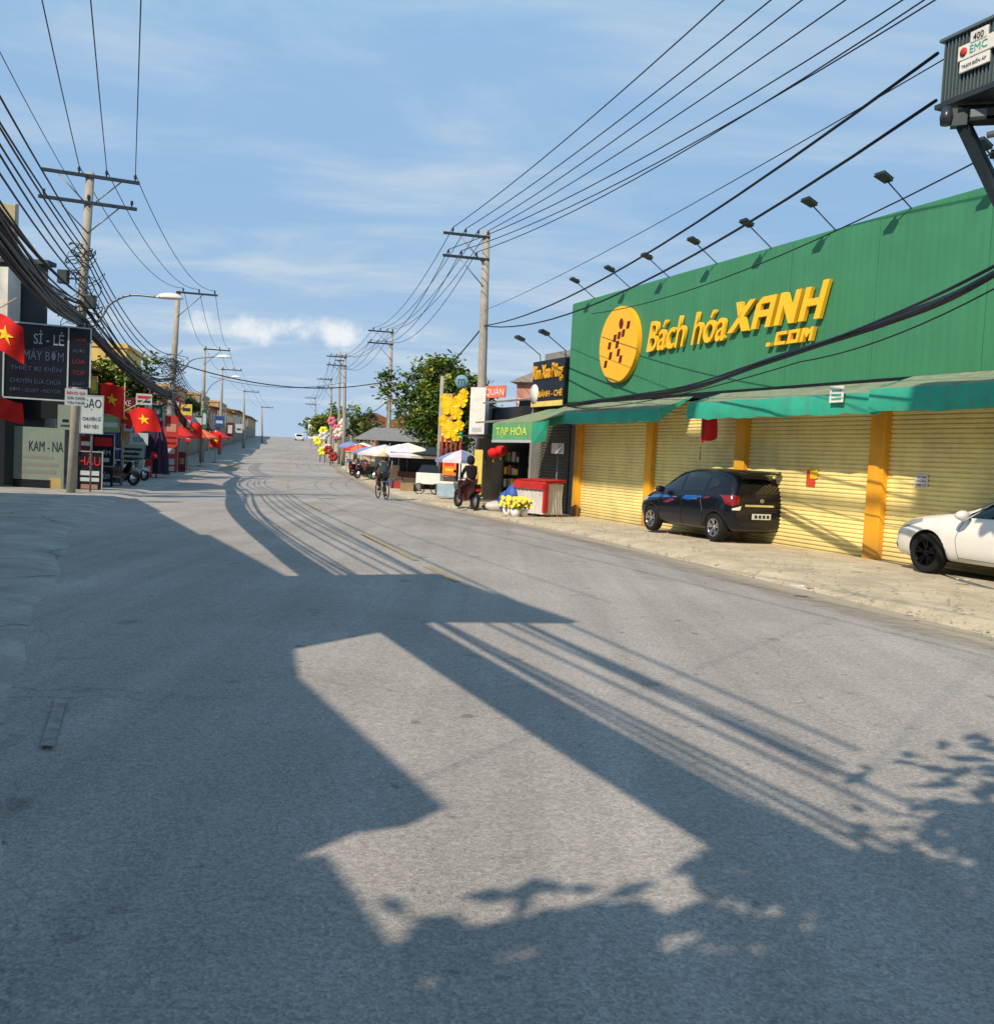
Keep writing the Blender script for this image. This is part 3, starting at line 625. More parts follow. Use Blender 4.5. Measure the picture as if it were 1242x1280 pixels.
def det_white(e, patch, line, proj):
    for s_ in (1, -1):
        patch([(3.4, .66), (3.1, .74), (2.82, .84), (2.86, .885), (3.15, .84), (3.4, .74)], 'y', 'headlight', S('headlight_grey', 150, 156, 160, rough=.1, coat=1.0), .008, s_)
        line([(.86, .28), (.84, .62), (.95, .95)], 'y', 'door_seam', S('seam_grey', 90, 90, 86), .01, .002, s_); line([(2.02, .3), (2.06, .62), (1.98, .9)], 'y', 'door_seam', S('seam_grey', 90, 90, 86), .01, .002, s_); line([(.86, .3), (2.02, .32)], 'y', 'door_seam', S('seam_grey', 90, 90, 86), .008, .002, s_)
        line([(1.02, .82), (1.22, .82)], 'y', 'door_handle', wht, .03, .02, s_)
        patch([(3.46, .38), (3.34, .36), (3.36, .44), (3.45, .46)], 'y', 'fog_lamp', black, .008, s_)
        m_ = MB(); m_.lathe([(0, -.06), (.09, -.05), (.115, 0), (.09, .07), (0, .09)], 14, (0, 0, 0), 'x'); o = m_.build('wing_mirror', wht, e); o.location = (1.86, s_*1.0, 1.0); o.scale = (1, 1.2, .75)
        MB().box((1.84, min(s_*.84, s_*.96), .93), (1.9, max(s_*.84, s_*.96), .965)).build('mirror_stalk', black, e)
    patch([(-.35, .55), (.35, .55), (.3, .4), (-.3, .4)], 'x', 'grille', black, .01, 1)
wins2 = [('side_window', 'y', 1, [(1.9, .965), (1.0, .98), (1.0, 1.375), (1.3, 1.34), (1.6, 1.21)]), ('side_window', 'y', 1, [(.92, .98), (.1, 1.0), (.05, 1.3), (.4, 1.38), (.92, 1.38)]), ('side_window', 'y', 1, [(2.08, .95), (1.94, .965), (1.7, 1.14)]),
         ('windscreen', 'x', 1, [(-.7, 1.0), (.7, 1.0), (.56, 1.36), (-.56, 1.36)]), ('rear_window', 'x', -1, [(-.6, 1.06), (.6, 1.06), (.52, 1.34), (-.52, 1.34)])]
PZ = .067; g = G(1156, 716, PZ); side = V((-sin(HD), cos(HD), 0)); hd = V((cos(HD), sin(HD), 0))
p = g-side*.86-hd*2.64; p.z = PZ
car('parked_car', p, HD, 'white car with black wheels parked half out of view', wht, st2, 4.33, 1.82, 2.64, 0, .33, wins2, det_white, S('black_rim', 26, 27, 30, rough=.3, metal=.7))
#@@REST
# ------------------------------------------------------------------ wires and poles
def cat_pts(a, b, sag, n=16):
    a = V(a); b = V(b); return [a+(b-a)*(i/n)-V((0, 0, 4*sag*(i/n)*(1-i/n))) for i in range(n+1)]
def smooth(pts, n=8):
    pts = [V(p) for p in pts]; out = []
    for i in range(len(pts)-1):
        p0 = pts[max(i-1, 0)]; p1 = pts[i]; p2 = pts[i+1]; p3 = pts[min(i+2, len(pts)-1)]
        for k in range(n):
            t = k/n; out.append(.5*((2*p1)+(p2-p0)*t+(2*p0-5*p1+4*p2-p3)*t*t+(3*p1-p0-3*p2+p3)*t**3))
    out.append(pts[-1]); return out
def wire(name, runs, r, label, group=None, strands=1, spread=0.0, seed=1):
    """one cable strung over several supports"""
    rnd = random.Random(seed); mb = MB()
    for k in range(strands):
        P_ = []; o1 = V((rnd.uniform(-1, 1), rnd.uniform(-.4, .4), rnd.uniform(-1, 1)))*spread
        for (a, b, sag) in runs:
            seg = cat_pts(a, b, sag*(1+(rnd.uniform(-.12, .12) if strands > 1 else 0)))
            if strands > 1:
                w1 = rnd.uniform(2, 9); w2 = rnd.uniform(0, 6)
                seg = [p+o1*(1+.5*sin(i*.5+w2))+V((0, 0, spread*.5*sin(w1*i/16+w2))) for i, p in enumerate(seg)]
            P_ += seg if not P_ else seg[1:]
        mb.tube(P_, r*(rnd.uniform(.7, 1.3) if strands > 1 else 1), 5)
    o = mb.build(name, cablem); return tag(o, label, 'cable' if strands > 1 else 'wire', group)
def insulator(loc, par, up=1):
    m = MB(); m.lathe([(0, 0), (.02, 0), (.02, .06), (.055, .07), (.03, .1), (.055, .12), (.03, .15), (.045, .17), (0, .2)], 8, (0, 0, 0), 'z'); o = m.build('insulator', insul, par); o.location = loc
    if up < 0: o.rotation_euler = (pi, 0, 0)
    return o
def pole(top, basepx, Y, label, arms, rz, group='concrete power poles', r0=.15, r1=.09, brace=True, boxz=None):
    """arms: list of (metres below top, x0, x1, insulator xs)"""
    tp = P(*top, Y); bx = P(*basepx, Y); z0 = zt(Y)
    base = V((bx.x, Y, z0)); H = tp.z-z0; lean = tp-base
    e = empty('utility_pole', base, 0, label, 'utility pole', group)
    pts = [V((0, 0, -.3)), lean*.33, lean*.66, lean]
    MB().tube(pts, [r0, r0*.86+r1*.14, (r0+r1)/2, r1], 14).build('shaft', polemat, e)
    res = []
    for (dz, x0, x1, ins) in arms:
        c_ = lean*(1-dz/H); a = empty('crossarm', c_, rz, None, None); a.parent = e
        MB().box((x0, -.15, -.05), (x1, -.08, .05)).build('beam', darksteel, a, bevel=.006)
        if brace:
            xx = x1*.62 if abs(x1) > abs(x0) else x0*.62
            MB().tube([(xx, -.12, -.05), (0, -.12, -.05-abs(xx)*1.0)], .022, 6).build('brace', steel, a)
            if min(abs(x0), abs(x1)) > .5: MB().tube([(-xx, -.12, -.05), (0, -.12, -.05-abs(xx))], .022, 6).build('brace', steel, a)
        for x in ins:
            insulator((x, -.115, .05), a)
            q = base+c_+Matrix.Rotation(rz, 3, 'Z') @ V((x, -.115, .24)); res.append(q)
    return e, res, base, base+lean
PR = R(22.6)
# left row
_, i1, B1, T1 = pole((113, 216), (88, 612), 28.8, 'nearest tangled concrete pole with two crossarms on the left pavement', [(.12, -1.3, 1.38, (-.3, .45, 1.25)), (.9, -1.35, 1.35, (-1.2, .0, 1.2))], PR, r0=.135, r1=.12)
_, i2, B2, T2 = pole((223, 363), (208, 590), 50.7, 'second left pole, wrapped in cables behind the dome street lamp', [(.1, -.1, 2.0, (.25, 1.05, 1.85))], R(14), r0=.2, r1=.12)
_, i3, B3, T3 = pole((256, 434), (252, 575), 80, 'third left pole, thin against the cloud', [(.15, -.1, 2.05, (.1, 1.2, 1.95))], R(14), r0=.2)
left = [(i1[:3], T1), (i2, T2), (i3, T3)]
for (tx, ty, bx, Y, lab) in ((278, 460, 275, 104, 'fourth left pole above the tan houses'), (305, 488, 304, 135, 'fifth left pole, small above the tan houses'), (327, 508, 326, 175, 'farthest left pole near the vanishing point')):
    _, ii, b_, t_ = pole((tx, ty), (bx, ty+90), Y, lab, [(.15, -.1, 2.05, (.1, 1.2, 1.95))], R(12), r0=.2, brace=False); left.append((ii, t_))
for k in range(3):
    q = left[0][0][k]; far = V(((-1.9, -.9, 0.05)[k]+.75, -2, 9.9))
    runs = [(far, q, .35)]
    for (ia, _), (ib, _) in zip(left, left[1:]): runs.append((ia[k], ib[k], .9))
    wire('power_line', runs, .013, ('left row high wire farthest from the road', 'left row high wire in the middle of the crossarms', 'left row high wire on the road side')[k], 'high wires along the left poles')
# lower telecom wires on the left
for k, (z1, xo, z0, z2) in enumerate(((7.35, -2.9, 7.9, 6.2), (7.1, -2.9, 7.4, 6.0), (6.9, -2.6, 7.2, 5.9), (6.6, -2.9, 7.6, 5.7), (6.3, -2.3, 6.9, 5.5), (6.1, -2.4, 6.8, 5.3))):
    a = V((xo, -2, z0)); f = lambda b, t, z: b+(t-b)*((z-b.z)/(t.z-b.z))
    q = f(B1, T1, z1)+V((.1, -.2, 0)); q2 = f(B2, T2, z2); q3 = f(B3, T3, 6.0-.15*k)
    wire('telecom_wire', [(a, q, .35+.06*k), (q, q2, .9+.1*k), (q2, q3, .8)], .02, 'sagging black telecom wire below the left crossarms', 'low telecom wires on the left poles')
for k, (xa, za, zb) in enumerate(((-4.6, 9.3, 8.6),)):
    wire('service_wire', [(V((xa, 2, za)), B1+(T1-B1)*(zb/9.7), .5)], .009, 'thin highest service wire at the upper left', None)
# thick bundle
bt = lambda b, t, z: b+(t-b)*((z-b.z)/(t.z-b.z))
qa = bt(B1, T1, 5.05)+V((.1, -.3, 0)); qb = bt(B2, T2, 4.05)+V((0, -.3, 0)); qc = bt(B3, T3, 3.9); qd = V((left[3][1].x, 104, 4.4))
wire('cable_bundle', [(V((-.95, -3, 5.0)), qa, .75), (qa, qb, .35), (qb, qc, 1.3), (qc, qd, 1.5)], .032, 'thick black bundle of sagging telecom cables on the left poles', None, 34, .1, 5)
wire('cable_bundle', [(V((-1.6, -3, 5.9)), bt(B1, T1, 5.7), .9), (bt(B1, T1, 5.7), bt(B2, T2, 4.9), .8)], .018, 'looser bundle of wires just above the thick left bundle', None, 7, .12, 8)
# tangle of loops on the first two poles
def tangle(base, top, z0, z1, n, rad, label, seed):
    rnd = random.Random(seed); mb = MB()
    for k in range(n):
        z = rnd.uniform(z0, z1); c_ = bt(base, top, z); a0 = rnd.uniform(0, 6.3); rr0 = rnd.uniform(.18, rad); pts = []
        tl = rnd.uniform(-.8, .8); tm = rnd.uniform(-.8, .8); off = V((rnd.uniform(-.3, .3), rnd.uniform(-.35, .1), 0))
        for i in range(14):
            a = a0+i*.5; pts.append(c_+off+V((rr0*cos(a), rr0*.8*sin(a), rr0*(tl*cos(a)+tm*sin(a))+.06*sin(3*a))))
        mb.tube(pts, rnd.uniform(.009, .018), 4)
    for k in range(n):
        z = rnd.uniform(z0, z1); c_ = bt(base, top, z); d = V((rnd.uniform(-1, 1), rnd.uniform(-.5, .3), rnd.uniform(-.9, .5)))*rnd.uniform(.3, 1.1)
        mb.tube(cat_pts(c_, c_+d, .12, 6), .011, 4)
    return tag(mb.build('cable_tangle', cablem), label, 'cables')
tangle(B1, T1, 4.6, 7.3, 26, .42, 'tangle of cable loops wound round the nearest left pole', 3)
tangle(B2, T2, 3.4, 6.0, 34, .7, 'tangle of cable loops on the second left pole', 4)
tangle(B3, T3, 3.0, 5.0, 14, .6, 'small tangle of cable loops on the third left pole', 6)
# junction boxes / splice closures on first pole
for k, (z, dx_, lab) in enumerate(((6.3, -.45, 'grey splice box on the nearest left pole, upper'), (5.6, .4, 'grey splice box on the nearest left pole, lower'))):
    c_ = bt(B1, T1, z); tag(MB().box((c_.x+dx_-.15, c_.y-.45, z-.2), (c_.x+dx_+.15, c_.y-.25, z+.2)).build('splice_box', darksteel, bevel=.02), lab, 'box')
# right row
RR = R(14)
_, r1, RB1, RT1 = pole((608, 289), (598, 620), 37.5, 'nearest right pole with two crossarms reaching left over the road', [(.25, -1.72, .12, (-1.35, -.85, -.35, .02)), (1.1, -1.72, .12, (-1.5, -1.0, -.4))], RR, r0=.19, r1=.14)
_, r2, RB2, RT2 = pole((490, 412), (483, 595), 69.5, 'second right pole standing in front of the large tree', [(.2, -1.75, .12, (-1.35, -.85, -.35, .02)), (1.05, -1.75, .12, (-1.5, -1.0, -.4))], RR, r0=.19)
_, r3, RB3, RT3 = pole((432, 440), (428, 600), 89.5, 'third right pole with stacked crossarms', [(.5, -1.75, .12, (-1.35, -.85, -.35, .02)), (1.3, -1.75, .12, (-1.5, -1.0, -.4))], RR, r0=.19)
pole((425, 439), (422, 600), 93, 'slim bare pole standing just left of the third right pole', [(.9, -.5, .5, ())], RR, r0=.13, brace=False)
_, r4, RB4, RT4 = pole((414, 472), (412, 600), 128, 'fourth right pole, far down the road', [(.3, -1.9, .12, (-1.35, -.85, -.35, .02)), (1.4, -1.9, .12, (-1.5, -1.0, -.4))], RR, r0=.19)
_, r5, RB5, RT5 = pole((394, 496), (393, 600), 175, 'farthest right pole with a white board beside it', [(.3, -1.9, .12, (-1.35, -.85, -.35, .02)), (1.4, -1.9, .12, (-1.5, -1.0, -.4))], RR, r0=.19)
R0B = V((6.9, 10.0, .1)); R0T = V((7.0, 10.0, 10.9))
e0 = empty('utility_pole', R0B, 0, 'pole carrying the grey transformer at the right edge', 'utility pole', 'concrete power poles')
MB().tube([(0, 0, -.3), (0, 0, 5), (.1, 0, 10.8)], [.19, .16, .12], 14).build('shaft', polemat, e0)
ends = [(5.75, 11.1, 10.45), (6.75, 11.0, 10.5), (7.35, 11.0, 10.55), (8.15, 11.0, 10.5), (9.2, 11.0, 10.6), (9.5, 11, 10.45), (8.9, 11, 10.3)]
a0_ = empty('crossarm', (0, 0, 10.35), 0, None, None); a0_.parent = e0
MB().box((-1.4, -.1, -.05), (2.8, .02, .05)).build('beam', darksteel, a0_)
rows = [r1, r2, r3, r4, r5]
for k in range(7):
    runs = [(V(ends[k]), r1[k], .35 if k < 4 else .7)]
    for ra, rb in zip(rows, rows[1:]): runs.append((ra[k], rb[k], .9 if k < 4 else 1.3))
    wire('power_line', runs, .015, 'upper power wire on the right poles' if k < 4 else 'lower power wire on the right poles', 'upper wires of the right poles' if k < 4 else 'lower wires of the right poles')
hk = bt(RB1, RT1, 6.72)
for k, (px, py, sg) in enumerate(((1172, 66, .62), (1170, 125, .85))):
    q = P(px, py, 11.4); d = (q-hk); end = hk+d*1.0
    wire('power_cable', [(end, hk, sg)], .022, ('thick cable from the first right pole, upper of two meeting the transformer', 'thick cable from the first right pole, lower of two meeting the transformer')[k])
wire('service_wire', [(P(1150, 85, 11)+V((.6, -1.6, .1)), bt(RB1, RT1, 7.3), .2)], .008, 'very thin wire crossing the sky above the green fascia')
wire('power_cable', [(hk, bt(RB2, RT2, 5.5), .9), (bt(RB2, RT2, 5.5), bt(RB3, RT3, 5.5), .9)], .03, 'cable running on from the first right pole to the second')
wire('crossing_cable', [(P(225, 455, 55), P(486, 476, 69.3), .9)], .035, 'cable crossing the road high up between far poles')
wire('crossing_cable', [(P(262, 470, 80), P(430, 478, 89.3), .7)], .02, 'thinner cable crossing the road farther away')
# bundle swung in front of the fascia
fb = smooth([(6.9, 9.9, 5.15), P(1242, 342, 10.0), P(1100, 405, 13), P(950, 455, 17), P(860, 486, 20.6), P(760, 500, 25.5), P(706, 508, 30.2)], 10)
rnd = random.Random(2); mb = MB()
for k in range(7):
    o_ = V((rnd.uniform(-.05, .05), 0, rnd.uniform(-.05, .05))); w_ = rnd.uniform(0, 6)
    mb.tube([p_+o_*(1+.6*sin(i*.25+w_)) for i, p_ in enumerate(fb)], .02, 5)
tag(mb.build('cable_bundle', cablem), 'black cable bundle swinging across the green fascia', 'cable')
wire('service_wire', [(V((6.9, 9.9, 4.95)), P(1000, 452, 16.5), .35), (P(1000, 452, 16.5), P(710, 511, 30.1), .2)], .012, 'thin wire hanging just below the bundle across the fascia')
wire('service_wire', [(V((6.9, 9.9, 6.2)), P(740, 392, 27.5), .5)], .012, 'thin wire high in front of the green fascia')
# transformer
TO = P(1173, 131, 10.5); tf = empty('transformer', TO, TH, 'grey finned transformer on a steel bracket at the top right', 'transformer')
tm_ = S('transformer_grey', 92, 108, 112, rough=.5, metal=.2, var=.12, dirt=.15); TL_, TD, THh = 1.45, .8, .68
MB().box((.12, .12, .0), (TL_-.1, TD, THh-.03)).build('tank', tm_, tf, bevel=.01)
x = .02; fb_ = MB()
while x < TL_: fb_.box((x, 0, .02), (x+.016, .118, THh-.03)); x += .046
y = .04
while y < TD: fb_.box((.0, y, .02), (.118, y+.016, THh-.03)) if y > .12 else None; y += .046
fb_.build('cooling_fins', tm_, tf)
MB().box((-.03, -.03, THh-.025), (TL_, TD+.05, THh+.01)).build('lid', tm_, tf, bevel=.005)
MB().box((-.03, -.03, -.05), (TL_, TD+.05, -.002)).build('base_plate', darksteel, tf)
def tp(px, py): return onplane(px, py, TO, TH)
bx_, bz_ = tp(1228, 33)
for k, dx_ in enumerate((0, .4, .8)):
    m_ = MB(); prof = [(0, 0), (.045, 0)]
    for j in range(4): prof += [(.045, .02+j*.05), (.075, .03+j*.05), (.045, .045+j*.05)]
    prof += [(.03, .22), (.03, .3), (0, .31)]
    m_.lathe(prof, 14, (bx_+.06+dx_, .22, THh+.012)); m_.build('bushing', S('bushing_dark', 24, 28, 36, rough=.3), tf)
def tboard(pa, pb, nm, txt, mt, u=(.12, .88)):
    xa, za = tp(*pa); xb, zb = tp(*pb); o = MB().box((xa, -.04, zb), (xb, -.012, za)).build(nm, white, tf, bevel=.006)
    tfit(o, txt, xa+(xb-xa)*u[0], xa+(xb-xa)*u[1], zb+(za-zb)*.25, zb+(za-zb)*.78, mt, y=-.046, ext=.001); return o, xa, za, xb, zb
tboard((1214, 47), (1235, 44), 'number_plate', '400', black) if 0 else None
def zrange(px, py0, py1): return tp(px, py1)[1], tp(px, py0)[1]
for (pxa, pxb, py0, py1, nm, txt, mt, u) in ((1215, 1236, 37, 53, 'number_plate', '400', black, (.2, .8)), (1201, 1252, 60, 78, 'name_board', 'EMC', S('board_cyan', 60, 170, 160), (.3, .72)), (1204, 1240, 78, 92, 'lower_board', 'TRẠM BIẾN ÁP', black, (.08, .92))):
    xa = tp(pxa, 60)[0]; xb = tp(pxb, 60)[0]; z0_, z1_ = zrange(pxa if nm != 'number_plate' else 1225, py0, py1)
    o = MB().box((xa, -.04, z0_), (xb, -.012, z1_)).build(nm, white, tf, bevel=.006)
    tfit(o, txt, xa+(xb-xa)*u[0], xa+(xb-xa)*u[1], z0_+(z1_-z0_)*.25, z0_+(z1_-z0_)*.75, mt, y=-.046, ext=.001)
    if nm == 'name_board': MB().lathe([(0, 0), (.045, 0), (.045, .004), (0, .005)], 16, (xa+(xb-xa)*.15, -.05, (z0_+z1_)/2), 'y').build('emblem', S('emblem_red', 180, 50, 40), o)
br = empty('transformer_bracket', P(1196, 142, 10.4), R(-24), 'dark steel channel bracket holding up the transformer', 'bracket')
o_ = br.location
for k, (a, b) in enumerate((((0, -.1, .0), (1.25, .1, .0)), ((0.05, .25, .0), (1.3, .45, .0)))):
    MB().tube([a, b], .055, 4).build('beam', darksteel, br)
q = Matrix.Rotation(R(24), 3, 'Z') @ (P(1242, 245, 10.3)-o_); d = q-V((0, 0, -.05))
MB().tube([(-.02, -.05, .0), V((0, -.05, -.05))+d*2.35], .06, 4).build('strut', darksteel, br)
MB().tube([(.12, .25, -.05), V((.12, .2, -.05))+d*2.3], .04, 4).build('strut', darksteel, br)
MB().box((-.06, -.12, -.16), (.1, .0, .02)).build('gusset', darksteel, br)
MB().box((.12, -.2, -.12), (.28, -.1, -.03)).build('terminal_box', tm_, br, bevel=.01)
MB().tube([(.3, -.15, -.3), (1.2, .0, -.12)], .035, 6).build('conduit', steel, br)
MB().tube([(.35, .1, -.42), (1.3, .2, -.52)], .05, 4).build('beam', darksteel, br)
MB().box((.45, 0, -.42), (1.2, .3, -.1)).build('switch_box', darksteel, br, bevel=.02)
MB().lathe([(0, -.08), (.06, -.08), (.07, 0), (.05, .1), (0, .1)], 12, (-.1, -.1, -.06)).build('fuse', insul, br)
# ------------------------------------------------------------------ street lamps
def lamp(pts, head, Y, label, hw=.42):
    pw = [P(x, y, Y) for x, y in pts]; o = pw[0]
    e = empty('street_lamp', o, 0, label, 'street lamp', 'street lamps on the left poles')
    MB().tube([p_-o for p_ in smooth(pw, 6)], .035, 8).build('arm', steel, e)
    h = P(*head, Y)-o; m_ = MB(); m_.lathe([(0, .12), (.12, .11), (hw*.7, .07), (hw, -.02), (hw*.97, -.05), (0, -.07)], 20, (0, 0, 0)); q = m_.build('lamp_head', white, e); q.location = h; q.scale = (1, .5, 1)
lamp([(104, 420), (126, 398), (138, 380), (162, 369), (196, 371)], (212, 371), 28.6, 'nearest street lamp, white oval head on a long curved arm')
lamp([(212, 480), (228, 462), (242, 449), (268, 446)], (280, 446), 50.5, 'second street lamp, in front of the cloud')
lamp([(253, 500), (266, 480), (286, 471)], (295, 471), 79.8, 'farthest street lamp, above the tan houses')
# ------------------------------------------------------------------ trees
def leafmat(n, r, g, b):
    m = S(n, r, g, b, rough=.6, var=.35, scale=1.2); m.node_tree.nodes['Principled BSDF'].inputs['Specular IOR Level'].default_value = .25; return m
lfd = leafmat('leaf_shaded', 52, 78, 34); lfm = leafmat('leaf_mid', 86, 112, 46); lfl = leafmat('leaf_sunlit', 138, 148, 62)
def tree(loc, H, blobs, nclump, label, leaf=.16, per=34, seed=1, trunk_r=.16, cat='tree', group=None, name='tree', cr=.45):
    rnd = random.Random(seed); e = empty(name, loc, 0, label, cat, group); tb = MB(); lb = MB()
    zc = min(b[2]-b[5]*.6 for b in blobs); tops = []
    tb.tube([(0, 0, -.3), (.05, 0, zc*.5), (.1, .05, zc)], [trunk_r, trunk_r*.8, trunk_r*.65], 8)
    tot = sum(b[3]*b[4]*b[5] for b in blobs)
    for b in blobs:
        n = max(4, int(nclump*b[3]*b[4]*b[5]/tot)); c_ = V(b[:3])
        tb.tube(smooth([V((.1, .05, zc*.85)), (V((.1, .05, zc))+c_)*.5+V((0, 0, -.2)), c_], 4), [trunk_r*.5*(1-.08*i) for i in range(9)], 6)
        for k in range(n):
            d = V((rnd.gauss(0, 1), rnd.gauss(0, 1), rnd.gauss(0, 1))).normalized(); rr = rnd.random()**.4
            p_ = c_+V((d.x*b[3], d.y*b[4], d.z*b[5]))*rr
            if rnd.random() < .3: tb.tube([c_+(p_-c_)*.2, p_], [.03, .008], 4)
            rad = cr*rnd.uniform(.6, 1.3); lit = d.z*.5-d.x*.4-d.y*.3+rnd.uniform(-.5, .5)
            mi = 2 if lit > .55 else (1 if lit > -.2 else 0)  # sun-facing clumps get lighter leaf colour, clumps facing away get darker
            for j in range(per):
                q = p_+V((rnd.gauss(0, rad*.5), rnd.gauss(0, rad*.5), rnd.gauss(0, rad*.4))); s_ = leaf*rnd.uniform(.6, 1.3)
                u = V((rnd.uniform(-1, 1), rnd.uniform(-1, 1), rnd.uniform(-.6, .6))).normalized(); v = u.cross(V((rnd.uniform(-1, 1), rnd.uniform(-1, 1), 1))).normalized()
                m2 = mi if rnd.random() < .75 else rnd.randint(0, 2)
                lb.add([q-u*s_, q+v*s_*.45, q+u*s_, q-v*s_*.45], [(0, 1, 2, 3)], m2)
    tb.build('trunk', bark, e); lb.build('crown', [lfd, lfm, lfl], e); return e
tc_ = P(548, 600, 50); 
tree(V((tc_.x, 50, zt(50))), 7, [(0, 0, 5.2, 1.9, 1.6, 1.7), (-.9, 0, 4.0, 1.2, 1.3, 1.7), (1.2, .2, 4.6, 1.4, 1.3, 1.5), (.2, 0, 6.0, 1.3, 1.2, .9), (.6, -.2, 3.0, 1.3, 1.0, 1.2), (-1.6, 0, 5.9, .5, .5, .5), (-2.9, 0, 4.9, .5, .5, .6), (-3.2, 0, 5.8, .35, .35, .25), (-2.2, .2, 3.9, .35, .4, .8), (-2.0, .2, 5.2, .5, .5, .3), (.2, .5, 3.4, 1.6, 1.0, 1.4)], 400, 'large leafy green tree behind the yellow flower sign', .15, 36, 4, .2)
q = P(442, 600, 100)
tree(V((q.x, 100, zt(100))), 7, [(0, 0, 4.6, 2.0, 1.5, 1.5), (1.3, 0, 3.6, 1.4, 1.3, 1.4), (-1.4, 0, 3.9, 1.3, 1.2, 1.5), (-2.4, 0, 5.2, .7, .7, 1.0)], 110, 'mid sized dark tree behind the third right pole', .2, 26, 9, .2)
q = P(405, 600, 135)
tree(V((q.x, 135, zt(135))), 7, [(0, 0, 4.5, 1.8, 1.8, 1.8), (-1.6, 0, 3.4, 1.4, 1.4, 1.5), (1.8, 0, 3.8, 1.4, 1.4, 1.5)], 80, 'far dark tree beside the white board', .28, 22, 12, .2)
for k, (px, Y, lab) in enumerate(((378, 230, 'small far tree at the right of the road crest'), (366, 265, 'tiny tree on the road crest'), (396, 205, 'small far tree left of the white board'))):
    q = P(px, 560, Y); tree(V((q.x+4, Y, zt(Y))), 7, [(0, 0, 4.2, 2.6, 2.2, 1.9), (2.4, 0, 3.4, 2, 2, 1.6)], 50, lab, .4, 16, 20+k, .25)
q = P(147, 560, 47)
tree(V((q.x, 47, zt(47))), 6, [(-.2, 0, 4.9, 1.3, 1.0, .9), (.9, 0, 4.3, 1.0, .9, .9), (-.9, 0, 4.2, .8, .8, .9), (1.6, 0, 5.4, .5, .5, .7)], 100, 'bushy green tree in front of the yellow building on the left', .15, 30, 31, .12)
q = P(243, 560, 92)
tree(V((q.x-1, 92, zt(92))), 6, [(.6, 0, 5.1, 1.2, 1.0, .7)], 36, 'dark low tree top above the tan houses on the left', .22, 24, 33, .12)
# ------------------------------------------------------------------ buildings
def wallm(n, r, g, b): return weather(S('wall_'+n, r, g, b, rough=.88, dirt=.35, bump=.1, scale=1.2), .25, .4)
tan_ = wallm('tan', 190, 160, 116); ylw = wallm('yellow', 216, 186, 108); pink = wallm('pink', 190, 140, 120); grey = wallm('grey', 140, 142, 140); dgrey = wallm('dark', 62, 70, 78); wht_w = wallm('white', 206, 204, 196); blu = wallm('pale_blue', 150, 166, 176)
tile = S('roof_tile', 128, 84, 62, rough=.85, var=.3, scale=6, bump=.5); tin = S('corrugated_tin', 138, 134, 126, rough=.6, metal=.2, var=.2, dirt=.35); roofg = S('roof_grey', 132, 122, 110, rough=.85, var=.2, scale=5)
shutg = S('shutter_grey', 104, 112, 112, rough=.5, var=.15, dirt=.3)
def house(name, loc, rz, w, dpt, h, wall, label, roof='flat', nwin=2, floors=2, cat='building', group=None, roofm=None, shop=True, aw=None, seed=0):
    """local x along the street front, y into the plot"""
    e = empty(name, loc, rz, label, cat, group); MB().box((0, 0, -.5), (w, dpt, h)).build('wall', wall, e)
    rm = roofm or tin
    if roof == 'gable': MB().slab([(-.2, -.7, h-.15), (-.2, dpt+.3, h-.15), (-.2, dpt/2, h+1.5)], (w+.4, 0, 0)).build('roof', rm, e)
    elif roof == 'hip': MB().add([(-.3, -.3, h), (w+.3, -.3, h), (w+.3, dpt+.3, h), (-.3, dpt+.3, h), (w/2, dpt*.3, h+w*.4), (w/2, dpt*.7, h+w*.4)], [(0, 1, 4), (1, 2, 5, 4), (2, 3, 5), (3, 0, 4, 5), (3, 2, 1, 0)]).build('roof', rm, e)
    elif roof == 'shed': MB().slab([(-.2, -.9, h-.25), (w+.2, -.9, h-.25), (w+.2, dpt, h+.6), (-.2, dpt, h+.6)], (0, 0, .08)).build('roof', rm, e)
    else: MB().box((-.08, -.1, h), (w+.08, dpt+.08, h+.25)).build('parapet', wall, e)
    for f in range(1, floors):
        z = h/floors*f+.6; zz = min(z+1.3, h-.3)
        for k in range(nwin):
            x = w*(k+.5)/nwin; ww_ = min(.6, w/nwin*.33)
            fr = MB().box((x-ww_-.07, -.06, z-.07), (x+ww_+.07, -.003, zz+.07)).build('window', white, e)
            MB().box((x-ww_, -.075, z), (x+ww_, -.063, zz)).build('pane', glassd, fr)
        MB().box((-.05, -.14, h/floors*f-.1), (w+.05, -.004, h/floors*f+.06)).build('ledge', wall, e)
    # side windows facing the camera
    if shop:
        zt_ = min(2.7, h-.6); sh = MB(); z = .0
        while z < zt_: sh.box((.25, -.04, z), (w-.25, -.005, z+.07)); z += .1
        sh.build('shutter', shutg, e)
    if aw: 
        MB().slab([(0, 0, 3.05), (w, 0, 3.05), (w, -1.3, 2.6), (0, -1.3, 2.6)], (0, 0, .04)).build('awning', aw, e)
    return e
awr = S('awning_red', 150, 50, 40, rough=.8, var=.2); awb = S('awning_blue', 60, 92, 140, rough=.8, var=.2); awg2 = S('awning_green_dull', 74, 128, 96, rough=.8, var=.2)
# left row: street front faces right (towards the road); local x runs away from the camera, y into the plot (to the left)
def lx(y): return ledge(y)-5.2
def leftrow(y0, ln, h, wall, label, dpt=9, **k):
    a = V((lx(y0), y0, zt(y0))); b = V((lx(y0+ln), y0+ln, zt(y0+ln))); th = atan2(b.y-a.y, b.x-a.x)
    return house('shophouse', a, th, (b-a).length-.1, dpt, h, wall, label, group='shophouses of the left row', **k), th
